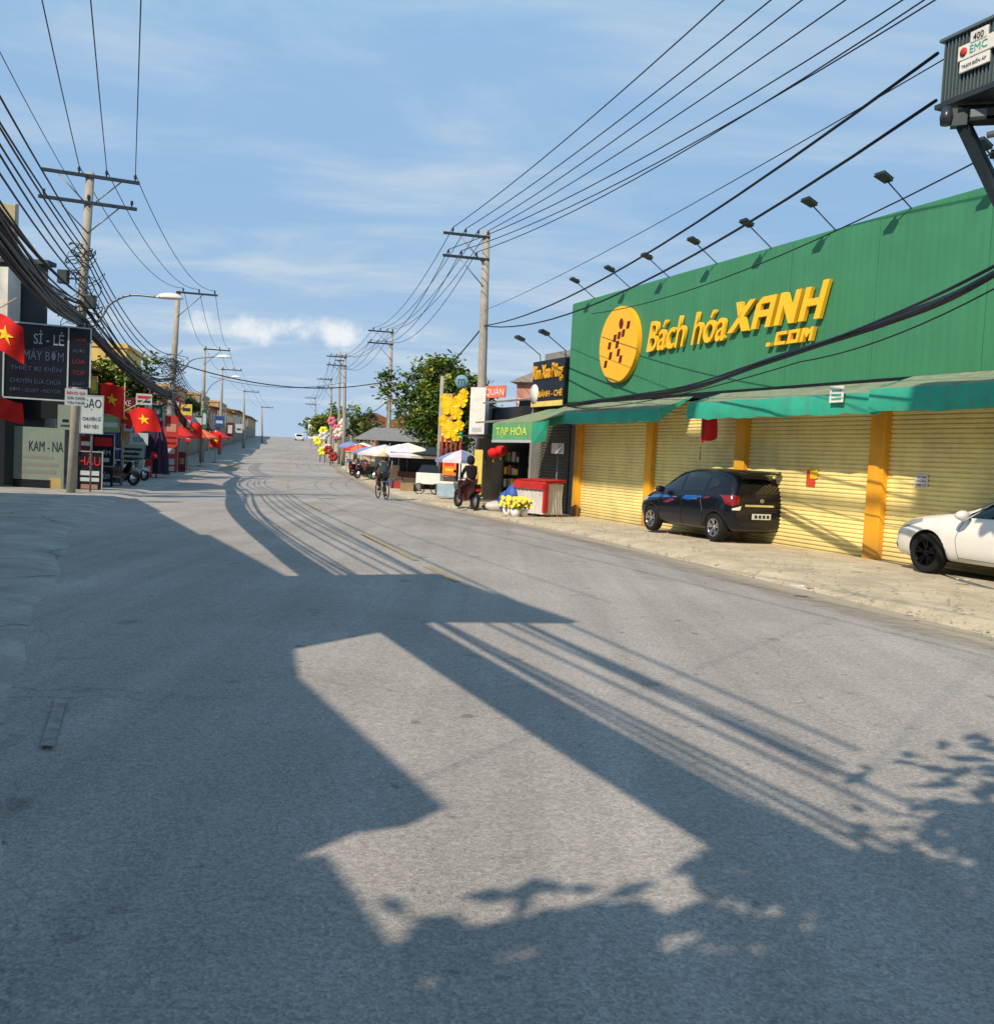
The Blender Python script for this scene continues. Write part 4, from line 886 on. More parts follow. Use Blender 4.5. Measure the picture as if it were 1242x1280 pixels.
# depth axis must point left: for a front running away from the camera, local +y is left
leftrow(33.5, 7, 5.0, grey, 'low grey shophouse of the left row behind the nearest pole', roof='shed', floors=1, aw=None)
leftrow(41, 6, 5.2, wht_w, 'white shophouse of the left row with rusty roof sheet', roof='shed', roofm=tile, floors=1, aw=awr)
leftrow(48, 9.5, 4.4, pink, 'low pinkish house with tiled roof behind the star flags', roof='gable', roofm=tile, floors=1, aw=awb)
leftrow(58, 6, 7.3, ylw, 'tall yellow house behind the bushy tree', roof='flat', floors=2, nwin=3, dpt=2.2)
leftrow(64, 8, 5.0, wht_w, 'low white house beyond the second left pole', roof='gable', roofm=tile, floors=1, aw=awr)
leftrow(73, 9, 5.4, tan_, 'first tan house past the second left pole', roof='shed', roofm=roofg, floors=2, nwin=3)
leftrow(83, 9, 6.3, tan_, 'tallest tan house of the left row', roof='flat', floors=2, nwin=3)
leftrow(93, 10, 5.6, ylw, 'pale yellow house behind the third left pole', roof='gable', roofm=tile, floors=2, nwin=3)
leftrow(104, 11, 6.4, tan_, 'tan house behind the fourth left pole', roof='flat', floors=2, nwin=3)
leftrow(116, 12, 5.6, pink, 'far pinkish house of the left row', roof='shed', roofm=tile, floors=2, nwin=3)
leftrow(129, 14, 6.2, tan_, 'far tan house behind the fifth left pole', roof='flat', floors=2, nwin=4)
leftrow(144, 16, 5.4, ylw, 'far yellowish low house on the rising road', roof='gable', roofm=tile, floors=2, nwin=4)
leftrow(161, 18, 5.8, tan_, 'far tan house near the top of the road', roof='shed', roofm=roofg, floors=2, nwin=4)
leftrow(180, 24, 5.2, tan_, 'long low tan house close to the road crest', roof='gable', roofm=tile, floors=2, nwin=5)
leftrow(206, 40, 5.0, tan_, 'longest low house on the crest at the left', roof='gable', roofm=roofg, floors=1, nwin=5)
for k, (y0, dx_, h, wl_) in enumerate(((86, -8, 8.2, tan_), (98, -10, 8.8, ylw), (112, -13, 8.6, tan_), (128, -14, 8.2, pink))):
    house('back_house', V((lx(y0)+dx_, y0, zt(y0))), atan2(1, -.23), 9, 7, h, wl_, ('tan flat roofed house set behind the left row', 'pale yellow house set behind the left row', 'second tan house set behind the left row', 'pinkish gabled house set behind the left row')[k], roof='gable' if k % 2 else 'flat', roofm=tile, floors=3, nwin=3, shop=False)
# dark building at the left edge and its shop front
th = R(16)
dk = empty('corner_building', P(0, 600, 33)*1, 0, 'dark grey building side at the left edge above the black board', 'building')
dk.location = V((0, 0, 0))
p0 = P(8, 400, 31.5); p1 = P(59, 400, 31.5); zt1 = P(30, 330, 31.5).z
MB().slab([(p0.x-6, 31.5, -.5), (p1.x, 31.5, -.5), (p1.x*36.5/31.5-.4, 36.5, -.5), (p0.x-7, 36.5, -.5)], (0, 0, zt1+.5)).build('wall', dgrey, dk)
MB().box((p0.x-6.2, 31.3, zt1+.002), (p1.x+.08, 31.9, zt1+.14)).build('parapet', dgrey, dk)
p2 = P(-4, 400, 30.4); p3 = P(9, 400, 30.4)
MB().box((p2.x-1, 30.4, P(0, 398, 30.4).z), (p3.x, 31.2, P(0, 333, 30.4).z)).build('pier', wht_w, dk)
MB().box((p2.x-1.02, 30.38, -.3), (p3.x+.01, 30.399, P(0, 398, 30.4).z)).build('dark_panel', signdark, dk)
MB().box((P(10, 400, 31.3).x, 31.36, P(0, 520, 31.3).z), (P(84, 400, 31.3).x, 31.45, P(0, 403, 31.3).z)).build('dark_front', signdark, dk)
# upper cream sign at the left edge
o_ = P(10, 300, 25.5); ys_ = empty('cream_sign', o_, R(30), 'cream sign with dark letters high at the left edge', 'sign')
MB().box((-1.8, 0, -.42), (.16, .12, .95)).build('panel', cream, ys_, bevel=.01); MB().box((.165, -.02, -.46), (.24, .14, .97)).build('frame', steel, ys_)
tfit(ys_, 'NH', -.55, .02, .12, .5, black, y=-.01, ext=.002); tfit(ys_, 'PHỤ KIỆN', -1.7, -.02, -.3, -.05, black, y=-.01, ext=.002)
# black double sign board
BO = P(88, 450, 27.2); BTh = R(22)
bo = empty('sign_board', BO, BTh, 'black sign board with white frame and faint lettering on the left', 'sign')
def bp(px, py): return onplane(px, py, BO, BTh)
x0, z1 = bp(6, 403); x1, _ = bp(86, 412); x2, z2 = bp(113, 413); _, z0 = bp(80, 500); _, zp = bp(100, 484)
z1 = bp(60, 407)[1]; xa = bp(4, 495)[0]
MB().box((xa, 0, z0), (x1-.02, .12, z1)).build('main_panel', signdark, bo)
MB().box((x1+.02, 0, zp), (x2, .12, z1)).build('side_panel', signdark, bo)
fr = MB()
for a, b in (((xa-.03, z0), (xa+.01, z1)), ((x1-.02, z0), (x1+.02, z1)), ((x2, zp), (x2+.04, z1+.03)), ((xa, z1), (x2, z1+.04)), ((xa, z0-.04), (x1+.02, z0))): fr.box((a[0], -.03, a[1]), (b[0], .1, b[1]))
fr.build('frame', S('frame_pale', 176, 186, 190, rough=.5), bo)
fg = S('faded_white_print', 150, 160, 165, rough=.5); fg2 = S('faded_blue_print', 62, 76, 104, rough=.5); fr2 = S('faded_red_print', 130, 34, 52, rough=.5)
W_ = x1-xa; H_ = z1-z0
tfit(bo, 'SỈ - LẺ', xa+W_*.45, xa+W_*.93, z0+H_*.74, z0+H_*.93, fg, y=-.012, ext=.002, bold=.01)
tfit(bo, 'MÁY BƠM', xa+W_*.3, xa+W_*.93, z0+H_*.52, z0+H_*.68, fg2, y=-.012, ext=.002)
tfit(bo, 'THIẾT BỊ ĐIỆN', xa+W_*.1, xa+W_*.9, z0+H_*.36, z0+H_*.46, fg2, y=-.012, ext=.002)
tfit(bo, 'CHUYÊN SỬA CHỮA', xa+W_*.1, xa+W_*.9, z0+H_*.2, z0+H_*.28, fg2, y=-.012, ext=.002)
tfit(bo, 'BƠM - QUẠT - MOTOR', xa+W_*.1, xa+W_*.9, z0+H_*.07, z0+H_*.14, fg2, y=-.012, ext=.002)
for k, (t, m) in enumerate((('ĐIỆN', fr2), ('NƯỚC', fg2), ('LOA', fr2), ('TOP', fr2), ('QUẠT', fg2))):
    z = z1-.25-k*(z1-zp)*.19; tfit(bo, t, x1+.12, x2-.12, z-.12, z, m, y=-.012, ext=.002)
# printed sheets and small signs, each a thing of its own
def sign(pxa, pya, pxb, pyb, Y, rz, bg_, label, lines, name='sign', border=None, cat='sign', t=.05, post=False, grp=None):
    c_ = P((pxa+pxb)/2, (pya+pyb)/2, Y); a = onplane(pxa, (pya+pyb)/2, c_, rz)[0]; b = onplane(pxb, (pya+pyb)/2, c_, rz)[0]
    z1_ = onplane((pxa+pxb)/2, pya, c_, rz)[1]; z0_ = onplane((pxa+pxb)/2, pyb, c_, rz)[1]
    e = empty(name, c_, rz, label, cat, grp); MB().box((a, 0, z0_), (b, t, z1_)).build('panel', bg_, e)
    if border:
        m_ = MB(); q = .03; m_.box((a-q, -.01, z0_-q), (a, t+.01, z1_+q)); m_.box((b, -.01, z0_-q), (b+q, t+.01, z1_+q)); m_.box((a, -.01, z1_), (b, t+.01, z1_+q)); m_.box((a, -.01, z0_-q), (b, t+.01, z0_)); m_.build('frame', border, e)
    for (s_, u0, u1, v0, v1, m) in lines:
        if s_ == '#': MB().box((a+(b-a)*u0, -.006, z0_+(z1_-z0_)*v0), (a+(b-a)*u1, -.001, z0_+(z1_-z0_)*v1)).build('print', m, e)
        else: tfit(e, s_, a+(b-a)*u0, a+(b-a)*u1, z0_+(z1_-z0_)*v0, z0_+(z1_-z0_)*v1, m, y=-.012, ext=.002)
    if post:
        g_ = zt(Y)-c_.z; MB().tube([((a+b)/2, t+.03, z1_), ((a+b)/2, t+.03, g_)], .03, 6).build('post', steel, e)
    return e
nv = S('navy_ink', 30, 34, 60); rdp = S('red_ink', 190, 30, 40); paleg = S('sign_pale', 176, 186, 188, rough=.5, var=.08); wallt = S('shop_board_greyish', 112, 126, 118, rough=.6, var=.12, dirt=.2)
sign(81, 486, 109, 507, 27.1, BTh, paleg, 'small white notice sheet hanging under the black side panel', [('BẢNG GIÁ', .08, .92, .68, .9, rdp), ('SỬA CHỮA', .1, .9, .38, .58, nv), ('TẠI NHÀ', .1, .9, .08, .28, nv)])
sign(101, 495, 128, 541, 30, R(12), paleg, 'white rice sign with large navy letters beside the nearest pole', [('GẠO', .06, .94, .62, .93, nv), ('CHUYÊN SỈ', .08, .92, .33, .46, nv), ('ĐẶT TIỆC', .16, .84, .1, .24, nv)], border=fg, post=True)
sign(17, 534, 80, 612, 30.9, R(4), wallt, 'wide greyish shop board with dark capitals below the black board', [('KAM - NA', .3, .98, .62, .78, nv), ('#', .1, .8, .5, .54, grey), ('#', .1, .9, .38, .43, grey), ('#', .1, .85, .26, .31, grey), ('#', .0, .75, .02, .16, signdark), ('#', .72, .95, .0, .2, ylw)])
sign(72, 506, 92, 537, 29.8, R(4), wallt, 'plain grey meter box plate on the nearest pole', [('#', .3, .7, .3, .42, signdark), ('#', .2, .8, .12, .2, nv)])
sign(97, 565, 127, 612, 31.5, R(10), signdark, 'dark sign with tall red letters standing by the nearest pole', [('HẬU', .06, .94, .58, .96, rdp), ('#', .1, .9, .38, .5, paleg), ('#', .1, .9, .22, .32, paleg), ('#', .15, .85, .02, .14, pink)], border=fg)
sign(116, 543, 142, 582, 35, R(12), signdark, 'dark sign with pale frame and red heading behind the tall red letters', [('#', .08, .92, .62, .9, rdp), ('CƠM', .2, .85, .35, .52, paleg), ('#', .2, .8, .12, .25, paleg)], border=fg)
sign(120, 585, 141, 612, 34.5, R(12), signdark, 'low dark board beneath the framed sign on the left', [('Bún', .2, .8, .5, .85, paleg), ('#', .15, .85, .2, .35, paleg)])
sign(152, 556, 180, 585, 42, R(12), S('board_sage', 150, 166, 142, var=.15), 'sage green menu board further down the left pavement', [('#', .1, .9, .76, .86, nv), ('#', .1, .8, .56, .66, nv), ('#', .1, .9, .36, .46, nv), ('#', .1, .7, .16, .26, nv)])
sign(162, 541, 185, 556, 43, R(12), paleg, 'pale oval topped sign above the sage menu board', [('SỮA', .2, .8, .25, .75, nv)])
sign(128, 520, 150, 540, 40, R(12), S('board_lime', 150, 176, 120), 'small lime sign under the red star flag', [('#', .1, .9, .3, .6, white)])
sign(205, 520, 222, 590, 47, R(12), S('banner_red', 176, 52, 44, var=.15), 'tall narrow red banner with white panels at the second left pole', [('#', .25, .8, .33, .42, paleg), ('#', .2, .8, .13, .24, paleg), ('#', .2, .8, .02, .1, paleg), ('#', .1, .9, .5, .53, maroon), ('#', .1, .9, .6, .63, maroon), ('#', .15, .85, .72, .86, pink)], name='banner')
sign(223, 565, 232, 590, 47.5, R(12), maroon, 'dark red board right of the tall banner', [('#', .2, .8, .4, .7, pink)], name='banner')
# flags on the left
bam = 0
flag(P(-14, 392, 23), R(10), .78, .88, 'large red flag cut off by the left picture edge', .12, .25, [(-.1, 0, -.8), (.0, 0, .0), (.62, 0, .42)], .25)
flag(P(-14, 498, 24), R(10), .8, .52, 'small dull red flag low at the left edge', .1, .1, [(0, 0, -.4), (0, 0, .1)], 0)
e = flag(P(126, 480, 33), R(8), .78, 1.08, 'upright red star flag beside the white rice sign', .1, .0, [(.79, .03, -1.15), (.79, .03, .1)], .2)
e = flag(P(161, 514, 32), R(5), .82, .8, 'tilted red flag with bright yellow star', .1, .1, [(-.15, .03, .05), (.9, .03, .28)], .25); e.rotation_euler = (0, R(-18), R(5))
for k, (px, py, Y, w_, h_, lab) in enumerate(((150, 515, 40, .5, .5, 'small red flag between the two star flags'), (228, 527, 60, 1.2, .9, 'red flag hanging over the far orange parasols'), (188, 520, 52, .5, .5, 'small red flag left of the second pole'), (262, 540, 75, .9, 1.2, 'crimson flag above the far left stalls'))):
    flag(P(px, py, Y), R(8), w_, h_, lab, .12, .1, [(0, 0, -h_*1.5), (0, 0, .1)], .22)
# ------------------------------------------------------------------ parasols and stalls
def parasol(loc, rad, h, rim_h, mats, label, post=True, name='parasol', val=.12, group=None, n=8):
    e = empty(name, loc, random.uniform(0, .6), label, 'parasol', group); mb = MB()
    for k in range(n):
        a = 2*pi*k/n; b = 2*pi*(k+1)/n; m = (a+b)/2
        A = (rad*cos(a), rad*sin(a), rim_h); B = (rad*cos(b), rad*sin(b), rim_h); Mi = (rad*.93*cos(m), rad*.93*sin(m), rim_h+.02)
        mA = (rad*.5*cos(a), rad*.5*sin(a), rim_h+(h-rim_h)*.62); mB = (rad*.5*cos(b), rad*.5*sin(b), rim_h+(h-rim_h)*.62); t_ = (0, 0, h)
        i_ = k % len(mats); mb.add([t_, mA, mB, A, Mi, B], [(0, 1, 2), (1, 3, 4, 2), (2, 4, 5)], i_)
        mb.add([A, Mi, B, (B[0], B[1], rim_h-val), (Mi[0], Mi[1], rim_h-val), (A[0], A[1], rim_h-val)], [(0, 1, 4, 5), (1, 2, 3, 4)], i_)
    mb.build('canopy', mats, e)
    if post: MB().tube([(0, 0, 0), (0, 0, h)], .025, 8).build('post', steel, e)
    MB().lathe([(0, 0), (.25, 0), (.25, .08), (0, .1)], 14).build('base', concrete, e)
    return e
pc = S('parasol_cream', 232, 226, 206, rough=.8); plv = S('parasol_lavender', 206, 200, 212, rough=.8); pbl = S('parasol_blue_grey', 120, 136, 176, rough=.8); por = S('parasol_orange', 226, 110, 70, rough=.8); prd = S('parasol_red', 196, 44, 36, rough=.8)
def gp(px, Y, z=None): q = P(px, 600, Y); return V((q.x, Y, (zt(Y)+(.04 if px < 330 else .06)) if z is None else z))
parasol(gp(508, 48), 1.75, 2.3, 1.66, [pc, pc, plv], 'cream parasol over the dark market stall')
parasol(gp(479, 54), 1.5, 2.2, 1.66, [plv], 'pale lavender parasol left of the cream one')
parasol(gp(462, 60), 1.2, 2.1, 1.7, [pbl], 'blue grey parasol at the far end of the stalls')
parasol(gp(575, 37), 1.0, 2.0, 1.6, [pbl, plv], 'pale blue parasol beside the person in dark clothes', name='parasol')
parasol(gp(448, 74), 1.3, 2.2, 1.75, [prd, por], 'reddish parasol by the third right pole')
for k, (px, Y, m, lab) in enumerate(((233, 62, por, 'nearest orange parasol on the left pavement'), (250, 70, por, 'second orange parasol on the left pavement'), (268, 80, prd, 'far red and white parasol on the left'), (222, 58, prd, 'red parasol beside the narrow banner'))):
    parasol(gp(px, Y), 1.15, 2.75, 2.15, [m, m, pc] if k == 2 else [m], lab)
# purple folded parasol by the second pole
e = empty('folded_parasol', gp(195, 46), 0, 'tall dark purple folded canvas beside the second left pole', 'parasol')
pur = S('canvas_purple', 52, 32, 62, rough=.85)
m_ = MB(); prof = [(.75, .2), (.72, .9), (.6, 1.7), (.38, 2.2), (.14, 2.6), (.03, 3.1)]
vs = []; nn = 24
for r_, z in prof:
    for k in range(nn): a = 2*pi*k/nn; rr = r_*(1+.12*cos(k*pi)); vs.append((rr*cos(a)*.7, rr*sin(a)*.7, z))
m_.add(vs, [(j*nn+k, j*nn+(k+1) % nn, (j+1)*nn+(k+1) % nn, (j+1)*nn+k) for j in range(len(prof)-1) for k in range(nn)]); m_.build('canvas', pur, e)
MB().tube([(0, 0, 0), (0, 0, 3.2)], .03, 6).build('post', steel, e)
# market shed behind
sh = empty('market_shed', gp(500, 66), R(-8), 'long low market shed with grey tin roof under the tree', 'shed')
MB().slab([(-2.4, -3.4, 2.5), (4.6, -3.4, 2.5), (4.6, 1.5, 3.4), (-2.4, 1.5, 3.4)], (0, 0, .07)).build('roof', tin, sh)
for x in (-2.2, 0, 2.2, 4.4): MB().tube([(x, -3.2, 0), (x, -3.2, 2.5)], .05, 6).build('post', steel, sh)
MB().box((-2.2, 1.2, -.2), (4.4, 1.4, 3.2)).build('back_wall', dgrey, sh)
MB().box((-2.0, -2.2, 0), (4.2, -1.4, .9)).build('counter', S('counter_brown', 84, 64, 50), sh)
sh = empty('market_stall', gp(522, 47.5), R(-8), 'dark fronted stall with near-black back wall below the cream parasol', 'stall')
MB().slab([(-1.2, -1.0, 1.75), (1.3, -1.0, 1.75), (1.3, 1.2, 2.1), (-1.2, 1.2, 2.1)], (0, 0, .04)).build('roof', S('tarp_dark', 40, 52, 62, rough=.8), sh)
MB().box((-1.1, .6, 0), (1.2, .7, 1.8)).build('back_wall', signdark, sh); MB().box((-1.0, -.2, 0), (.2, .5, .85)).build('counter', S('counter_brown', 84, 64, 50), sh)  # near-black back wall stands for the stall's dark interior
for x in (-1.1, 1.2): MB().tube([(x, -.95, 0), (x, -.95, 1.75)], .03, 6).build('post', steel, sh)
rnd = random.Random(5)
crm = [S('crate_red', 150, 50, 46), S('crate_blue', 52, 86, 140), S('crate_grey', 120, 120, 116), S('crate_tan', 150, 124, 90), S('crate_green', 60, 110, 70)]
def crate(loc, w_, d_, h_, m, label, rz=0, grp=None):
    e = empty('crate', loc, rz, label, 'crate', grp); t = .02; b_ = MB()
    for (a, b) in (((-w_/2, -d_/2, 0), (w_/2, -d_/2+t, h_)), ((-w_/2, d_/2-t, 0), (w_/2, d_/2, h_)), ((-w_/2, -d_/2+t, 0), (-w_/2+t, d_/2-t, h_)), ((w_/2-t, -d_/2+t, 0), (w_/2, d_/2-t, h_))): b_.box(a, b)
    b_.box((-w_/2+t, -d_/2+t, 0), (w_/2-t, d_/2-t, t)); b_.build('tub', m, e); g_ = MB()
    for k in range(12): x, y = rnd.uniform(-w_*.38, w_*.38), rnd.uniform(-d_*.36, d_*.36); g_.lathe([(0, 0), (.05, .02), (.06, .06), (.03, .1), (0, .11)], 7, (x, y, h_-.07))
    g_.build('produce', crm[4] if m != crm[4] else crm[3], e); return e
for k, (px, Y, mi, lab) in enumerate(((509, 44.5, 3, 'tan crate of greens at the stall post'), (497, 47, 0, 'red crate of greens left of the stall'), (489, 50, 1, 'blue crate of greens by the lavender parasol'), (518, 45, 2, 'grey crate of greens in front of the dark stall'), (476, 55, 3, 'tan crate of greens under the blue grey parasol'), (466, 60, 4, 'green crate farthest down the stalls'))):
    crate(gp(px, Y), .6, .45, .38, crm[mi], lab, rnd.uniform(-.3, .3))
# white ice cart and freezer
e = empty('food_cart', gp(537, 42), R(-12), 'white two wheeled food cart beside the dark stall', 'cart')
MB().box((-.55, -.3, .45), (.55, .3, .95)).build('box', white, e, bevel=.02); MB().slab([(-.5, -.28, .95), (.5, -.28, .95), (.35, -.1, 1.3), (-.35, -.1, 1.3)], (0, .02, 0)).build('glass_case', glassd, e)
for x in (-.38, .38): MB().lathe([(.22, -.03), (.25, -.02), (.25, .02), (.22, .03)], 18, (x, -.28, .25), 'y').build('wheel', tyre, e)
MB().tube([(.55, 0, .8), (.95, 0, .85)], .02, 6).build('handle', steel, e)
e = empty('chest_freezer', gp(562, 38.5), R(-10), 'pale blue and white chest freezer under the blue parasol', 'freezer')
MB().box((-.45, -.3, .08), (.45, .3, .6)).build('body', S('freezer_blue', 150, 176, 196), e, bevel=.03); MB().box((-.46, -.31, .605), (.46, .31, .7)).build('lid', white, e, bevel=.02)
sign(553, 573, 570, 594, 38.9, R(-8), S('poster_orange', 232, 120, 30), 'orange poster standing behind the freezer', [('#', .15, .85, .55, .8, S('poster_red', 200, 70, 40)), ('#', .2, .8, .25, .4, yellowm)], name='poster')
sign(573, 572, 589, 612, 38.6, R(-8), white, 'tall white panel behind the person in dark clothes', [('#', .75, .9, .05, .95, S('trim_lime', 170, 190, 90))], name='panel', cat='panel')
sign(592, 562, 602, 618, 35.5, R(-40), S('post_yellow', 206, 190, 96), 'narrow yellow painted post board at the dark shop doorway', [('#', .3, .6, .1, .5, orange)], name='panel', cat='panel')
# ------------------------------------------------------------------ yellow blossom sign
e = empty('blossom_sign', gp(565, 42), R(-10), 'tall sign of big yellow blossoms on a frame by the tree', 'sign')
def bl(px, py): return onplane(px, py, e.location, R(-10))
MB().tube([(bl(549, 540)[0], .1, 0), (bl(549, 540)[0], .1, bl(549, 470)[1])], .09, 8).build('post', polemat, e)
for (px, py, r_) in ((562, 508, 11), (576, 501, 9), (563, 538, 11), (557, 500, 7), (571, 517, 8), (574, 532, 7), (555, 526, 7), (580, 492, 6), (570, 546, 6)):
    x, z = bl(px, py); rr = r_/28.3; m_ = MB()
    for k in range(5):
        a = 2*pi*k/5+.3; c1 = V((x+rr*.55*cos(a), -.1, z+rr*.55*sin(a)))
        m_.add([V((x, -.14, z))]+[c1+V((rr*.52*cos(t*pi/5), .04*cos(t), rr*.52*sin(t*pi/5))) for t in range(10)], [(0, 1+t, 1+(t+1) % 10) for t in range(10)])
    m_.build('blossom', S('blossom_yellow', 238, 196, 24, rough=.6), e)
x, z = bl(570, 548); MB().add([(x-.1, -.05, z-.2), (x+.3, -.05, z), (x+.25, -.05, z+.3), (x-.05, -.05, z+.25)], [(0, 1, 2, 3)]).build('leaf', teal, e)
x0, z0 = bl(550, 552); x1, z1 = bl(566, 492); MB().box((x0, .0, z0), (x1, .05, z1)).build('backing', S('backing_tan', 200, 150, 90), e)
x0, z0 = bl(552, 570); x1, z1 = bl(576, 546)
for k in range(5): x = x0+(x1-x0)*k/4; MB().tube([(x, 0, z0-.5), (x, 0, z1)], .05, 8).build('candle', S('candle_red', 150, 44, 36), e); MB().lathe([(0, 0), (.04, 0), (.05, .08), (0, .14)], 8, (x, 0, z1)).build('flame', pc, e)
e = empty('round_sign', P(577, 477, 42), R(-10), 'round pale blue sign above the yellow blossoms', 'sign')
MB().lathe([(0, -.04), (.3, -.04), (.3, .04), (0, .04)], 28, (0, 0, 0), 'y').build('disc', S('disc_blue', 110, 150, 165), e); tfit(e, 'm', -.15, .15, -.1, .12, S('print_dark', 40, 70, 90), y=-.06, ext=.002)
MB().tube([(0, .06, -.2), (0, .06, -3.2)], .03, 6).build('post', steel, e)
# far decorations along the right pavement
def blossoms(px, Y, hs, col, label, r=.55):
    e = empty('blossom_decoration', gp(px, Y), 0, label, 'decoration'); MB().tube([(0, 0, 0), (0, 0, max(hs)+.2)], .05, 6).build('post', steel, e)
    for k, h in enumerate(hs):
        m_ = MB(); x = (-1)**k*.25
        for j in range(6): a = j*pi/3; m_.lathe([(0, -.2), (r*.4, -.1), (r*.45, .1), (0, .2)], 8, (x+r*.5*cos(a), -.1, h+r*.5*sin(a)), 'y')
        m_.build('blossom', col, e)
by = S('blossom_lemon', 236, 230, 60); bpk = S('blossom_pink', 216, 110, 130); bwh = S('blossom_white', 214, 206, 190)
blossoms(399, 96, (1.1, 2.1, 3.1), by, 'lemon yellow blossom post far down the right pavement')
blossoms(405, 94, (1.4, 2.6), bwh, 'cream blossom post beside the lemon one')
blossoms(415, 92, (3.4, 4.1, 2.7), bpk, 'pink blossom column near the third right pole', .5)
blossoms(424, 90, (3.9, 3.0), bwh, 'white blossom pair left of the third right pole', .6)
blossoms(412, 88, (.8, 1.4), S('blossom_red', 150, 50, 44), 'red blossom cluster low on the far pavement', .5)
sign(385, 525, 394, 548, 160, 0, white, 'plain white board far along the right side', [], post=True)
# right side houses in the distance
def rrow(y0, ln, h, wall, label, off=3.2, **k):
    rx = lambda y: redge(y)+off
    a = V((rx(y0+ln), y0+ln, zt(y0+ln))); b = V((rx(y0), y0, zt(y0))); th = atan2(b.y-a.y, b.x-a.x)
    return house('shophouse', a, th, (b-a).length-.1, 8, h, wall, label, group='far shophouses of the right row', **k)
rrow(78, 7, 3.0, grey, 'low grey shed house behind the stalls, right row', off=5.5, floors=1, roof='shed', aw=awb)
rrow(100, 12, 3.4, wht_w, 'low white house past the mid sized tree', off=5, floors=1, roof='shed', aw=awr)
rrow(115, 16, 3.6, pink, 'low pinkish house far along the right row', off=4.5, floors=1, roof='gable', roofm=tile)
rrow(135, 22, 3.6, tan_, 'low tan house far along the right row', off=4.5, floors=1, roof='shed')
rrow(160, 40, 3.8, wht_w, 'long white house near the crest on the right', off=4.5, floors=1, roof='gable', roofm=tile)
# far white car on the road
fc = V((P(374, 548, 215).x, 215, zt(215)+.04))
e = empty('distant_car', fc, R(100), 'tiny white car at the top of the road', 'car')
MB().slab([(-2, -.85, .35), (2, -.85, .35), (2.1, -.85, .8), (1.1, -.8, .9), (.6, -.7, 1.45), (-1.2, -.7, 1.5), (-2, -.8, .95)], (0, 1.7, 0)).build('body', wht, e, bevel=.05)
MB().box((-2.05, -.6, .95), (-1.7, .6, 1.35)).build('rear_window', glassd, e)
for x in (-1.2, 1.3):
    for y in (-.8, .8): MB().lathe([(0, -.1), (.32, -.1), (.32, .1), (0, .1)], 14, (x, y, .32), 'y').build('wheel', tyre, e)
# ------------------------------------------------------------------ shops left of the supermarket (same street front)
fr0 = fx(600, 600)[0]; fr1 = fx(665, 600)[0]
s2 = empty('sign_shop', FO, TH, 'narrow shop with black and gold sign beside the green supermarket', 'shop')
xs0 = fx(665, 560)[0]; xs1 = -.46
MB().box((xs0, .3, -.5), (xs1, 8, 5.2)).build('wall', grey, s2)
MB().box((xs0, .2, 2.95), (xs1, .3, 3.3)).build('lintel', dgrey, s2)
m_ = MB(); z = -.2
while z < 2.9: m_.box((xs0+.1, .24, z), (xs1-.1, .29, z+.07)); z += .1
m_.build('shutter', S('shutter_brown', 84, 80, 66, rough=.6, var=.2, dirt=.3), s2)
zA = fx(690, 450)[1]; zB = fx(690, 509)[1]
MB().box((xs0, -.12, zB), (xs1+.02, .2, zA)).build('sign_panel', signdark, s2)
H_ = zA-zB; W_ = xs1-xs0
tfit(s2, 'Kim Xoa Đông', xs0+W_*.06, xs1-W_*.02, zB+H_*.52, zB+H_*.92, gold, y=-.16, ext=.02, bold=.02)
tfit(s2, 'BÁNH - CHÈ', xs0+W_*.25, xs1-W_*.02, zB+H_*.22, zB+H_*.38, gold, y=-.14, ext=.004, bold=.02)
MB().box((xs0+.02, -.15, zB+.03), (xs1, -.125, zB+H_*.13)).build('gold_stripe', S('stripe_gold', 222, 196, 110), s2)
MB().lathe([(0, -.16), (.33, -.16), (.33, -.13), (0, -.125)], 26, (xs0+.25, 0, zB+H_*.3), 'y').build('round_badge', white, s2)
for k, x in enumerate((xs0+.15, xs1-.35)):
    e = empty('floodlight', (x, .1, zA-.05), 0, None, None); e.parent = s2
    MB().tube([(0, .0, -.2), (0, -.05, .3), (0, -.75, .75)], .016, 6).build('arm', darksteel, e); MB().slab([(-.13, -.7, .70), (.13, -.7, .70), (.16, -.98, .80), (-.16, -.98, .80)], (0, .02, .08)).build('lamp_head', darksteel, e)
# grey roofed house behind
q = P(646, 480, 46); q2 = P(706, 480, 46)
hh = house('roofed_house', V((q.x, 46, -.2)), R(-12), (q2.x-q.x)*1.25, 6, P(650, 478, 46).z+.2, pink, 'pinkish house with steep grey roof showing behind the black and gold sign', roof='hip', roofm=roofg, floors=2, nwin=3, shop=False)
# open shop with green awning
s3 = empty('awning_shop', FO, TH, 'dark open shopfront under the faded green awning and tin roofs', 'shop')
xq0 = fx(596, 560)[0]; xq1 = xs0-.06
MB().box((xq0, 3.0, -.5), (xq1, 8, 3.9)).build('back_wall', signdark, s3)  # near-black colour gives the open shop its shaded interior
MB().box((xq0, .0, -.5), (xq0+.15, 3, 3.6)).build('side_wall', grey, s3); MB().box((xq1-.15, .0, -.5), (xq1, 3, 3.6)).build('side_wall', grey, s3)
zr1 = fx(635, 503)[1]
xlu = onplane(603, 515, FO-UN*1.0, TH)[0]; xll = onplane(594, 535, FO-UN*1.5, TH)[0]
MB().slab([(xlu, -1.0, zr1-.12), (xq1+.1, -1.0, zr1-.12), (xq1+.1, 4, zr1+.6), (xlu+1, 4, zr1+.6)], (0, 0, .06)).build('upper_roof', tin, s3)
MB().slab([(xll, -1.5, zr1-.85), (xq1+.1, -1.5, zr1-.85), (xq1+.1, 1, zr1-.5), (xll+.5, 1, zr1-.5)], (0, 0, .05)).build('lower_roof', tin, s3)
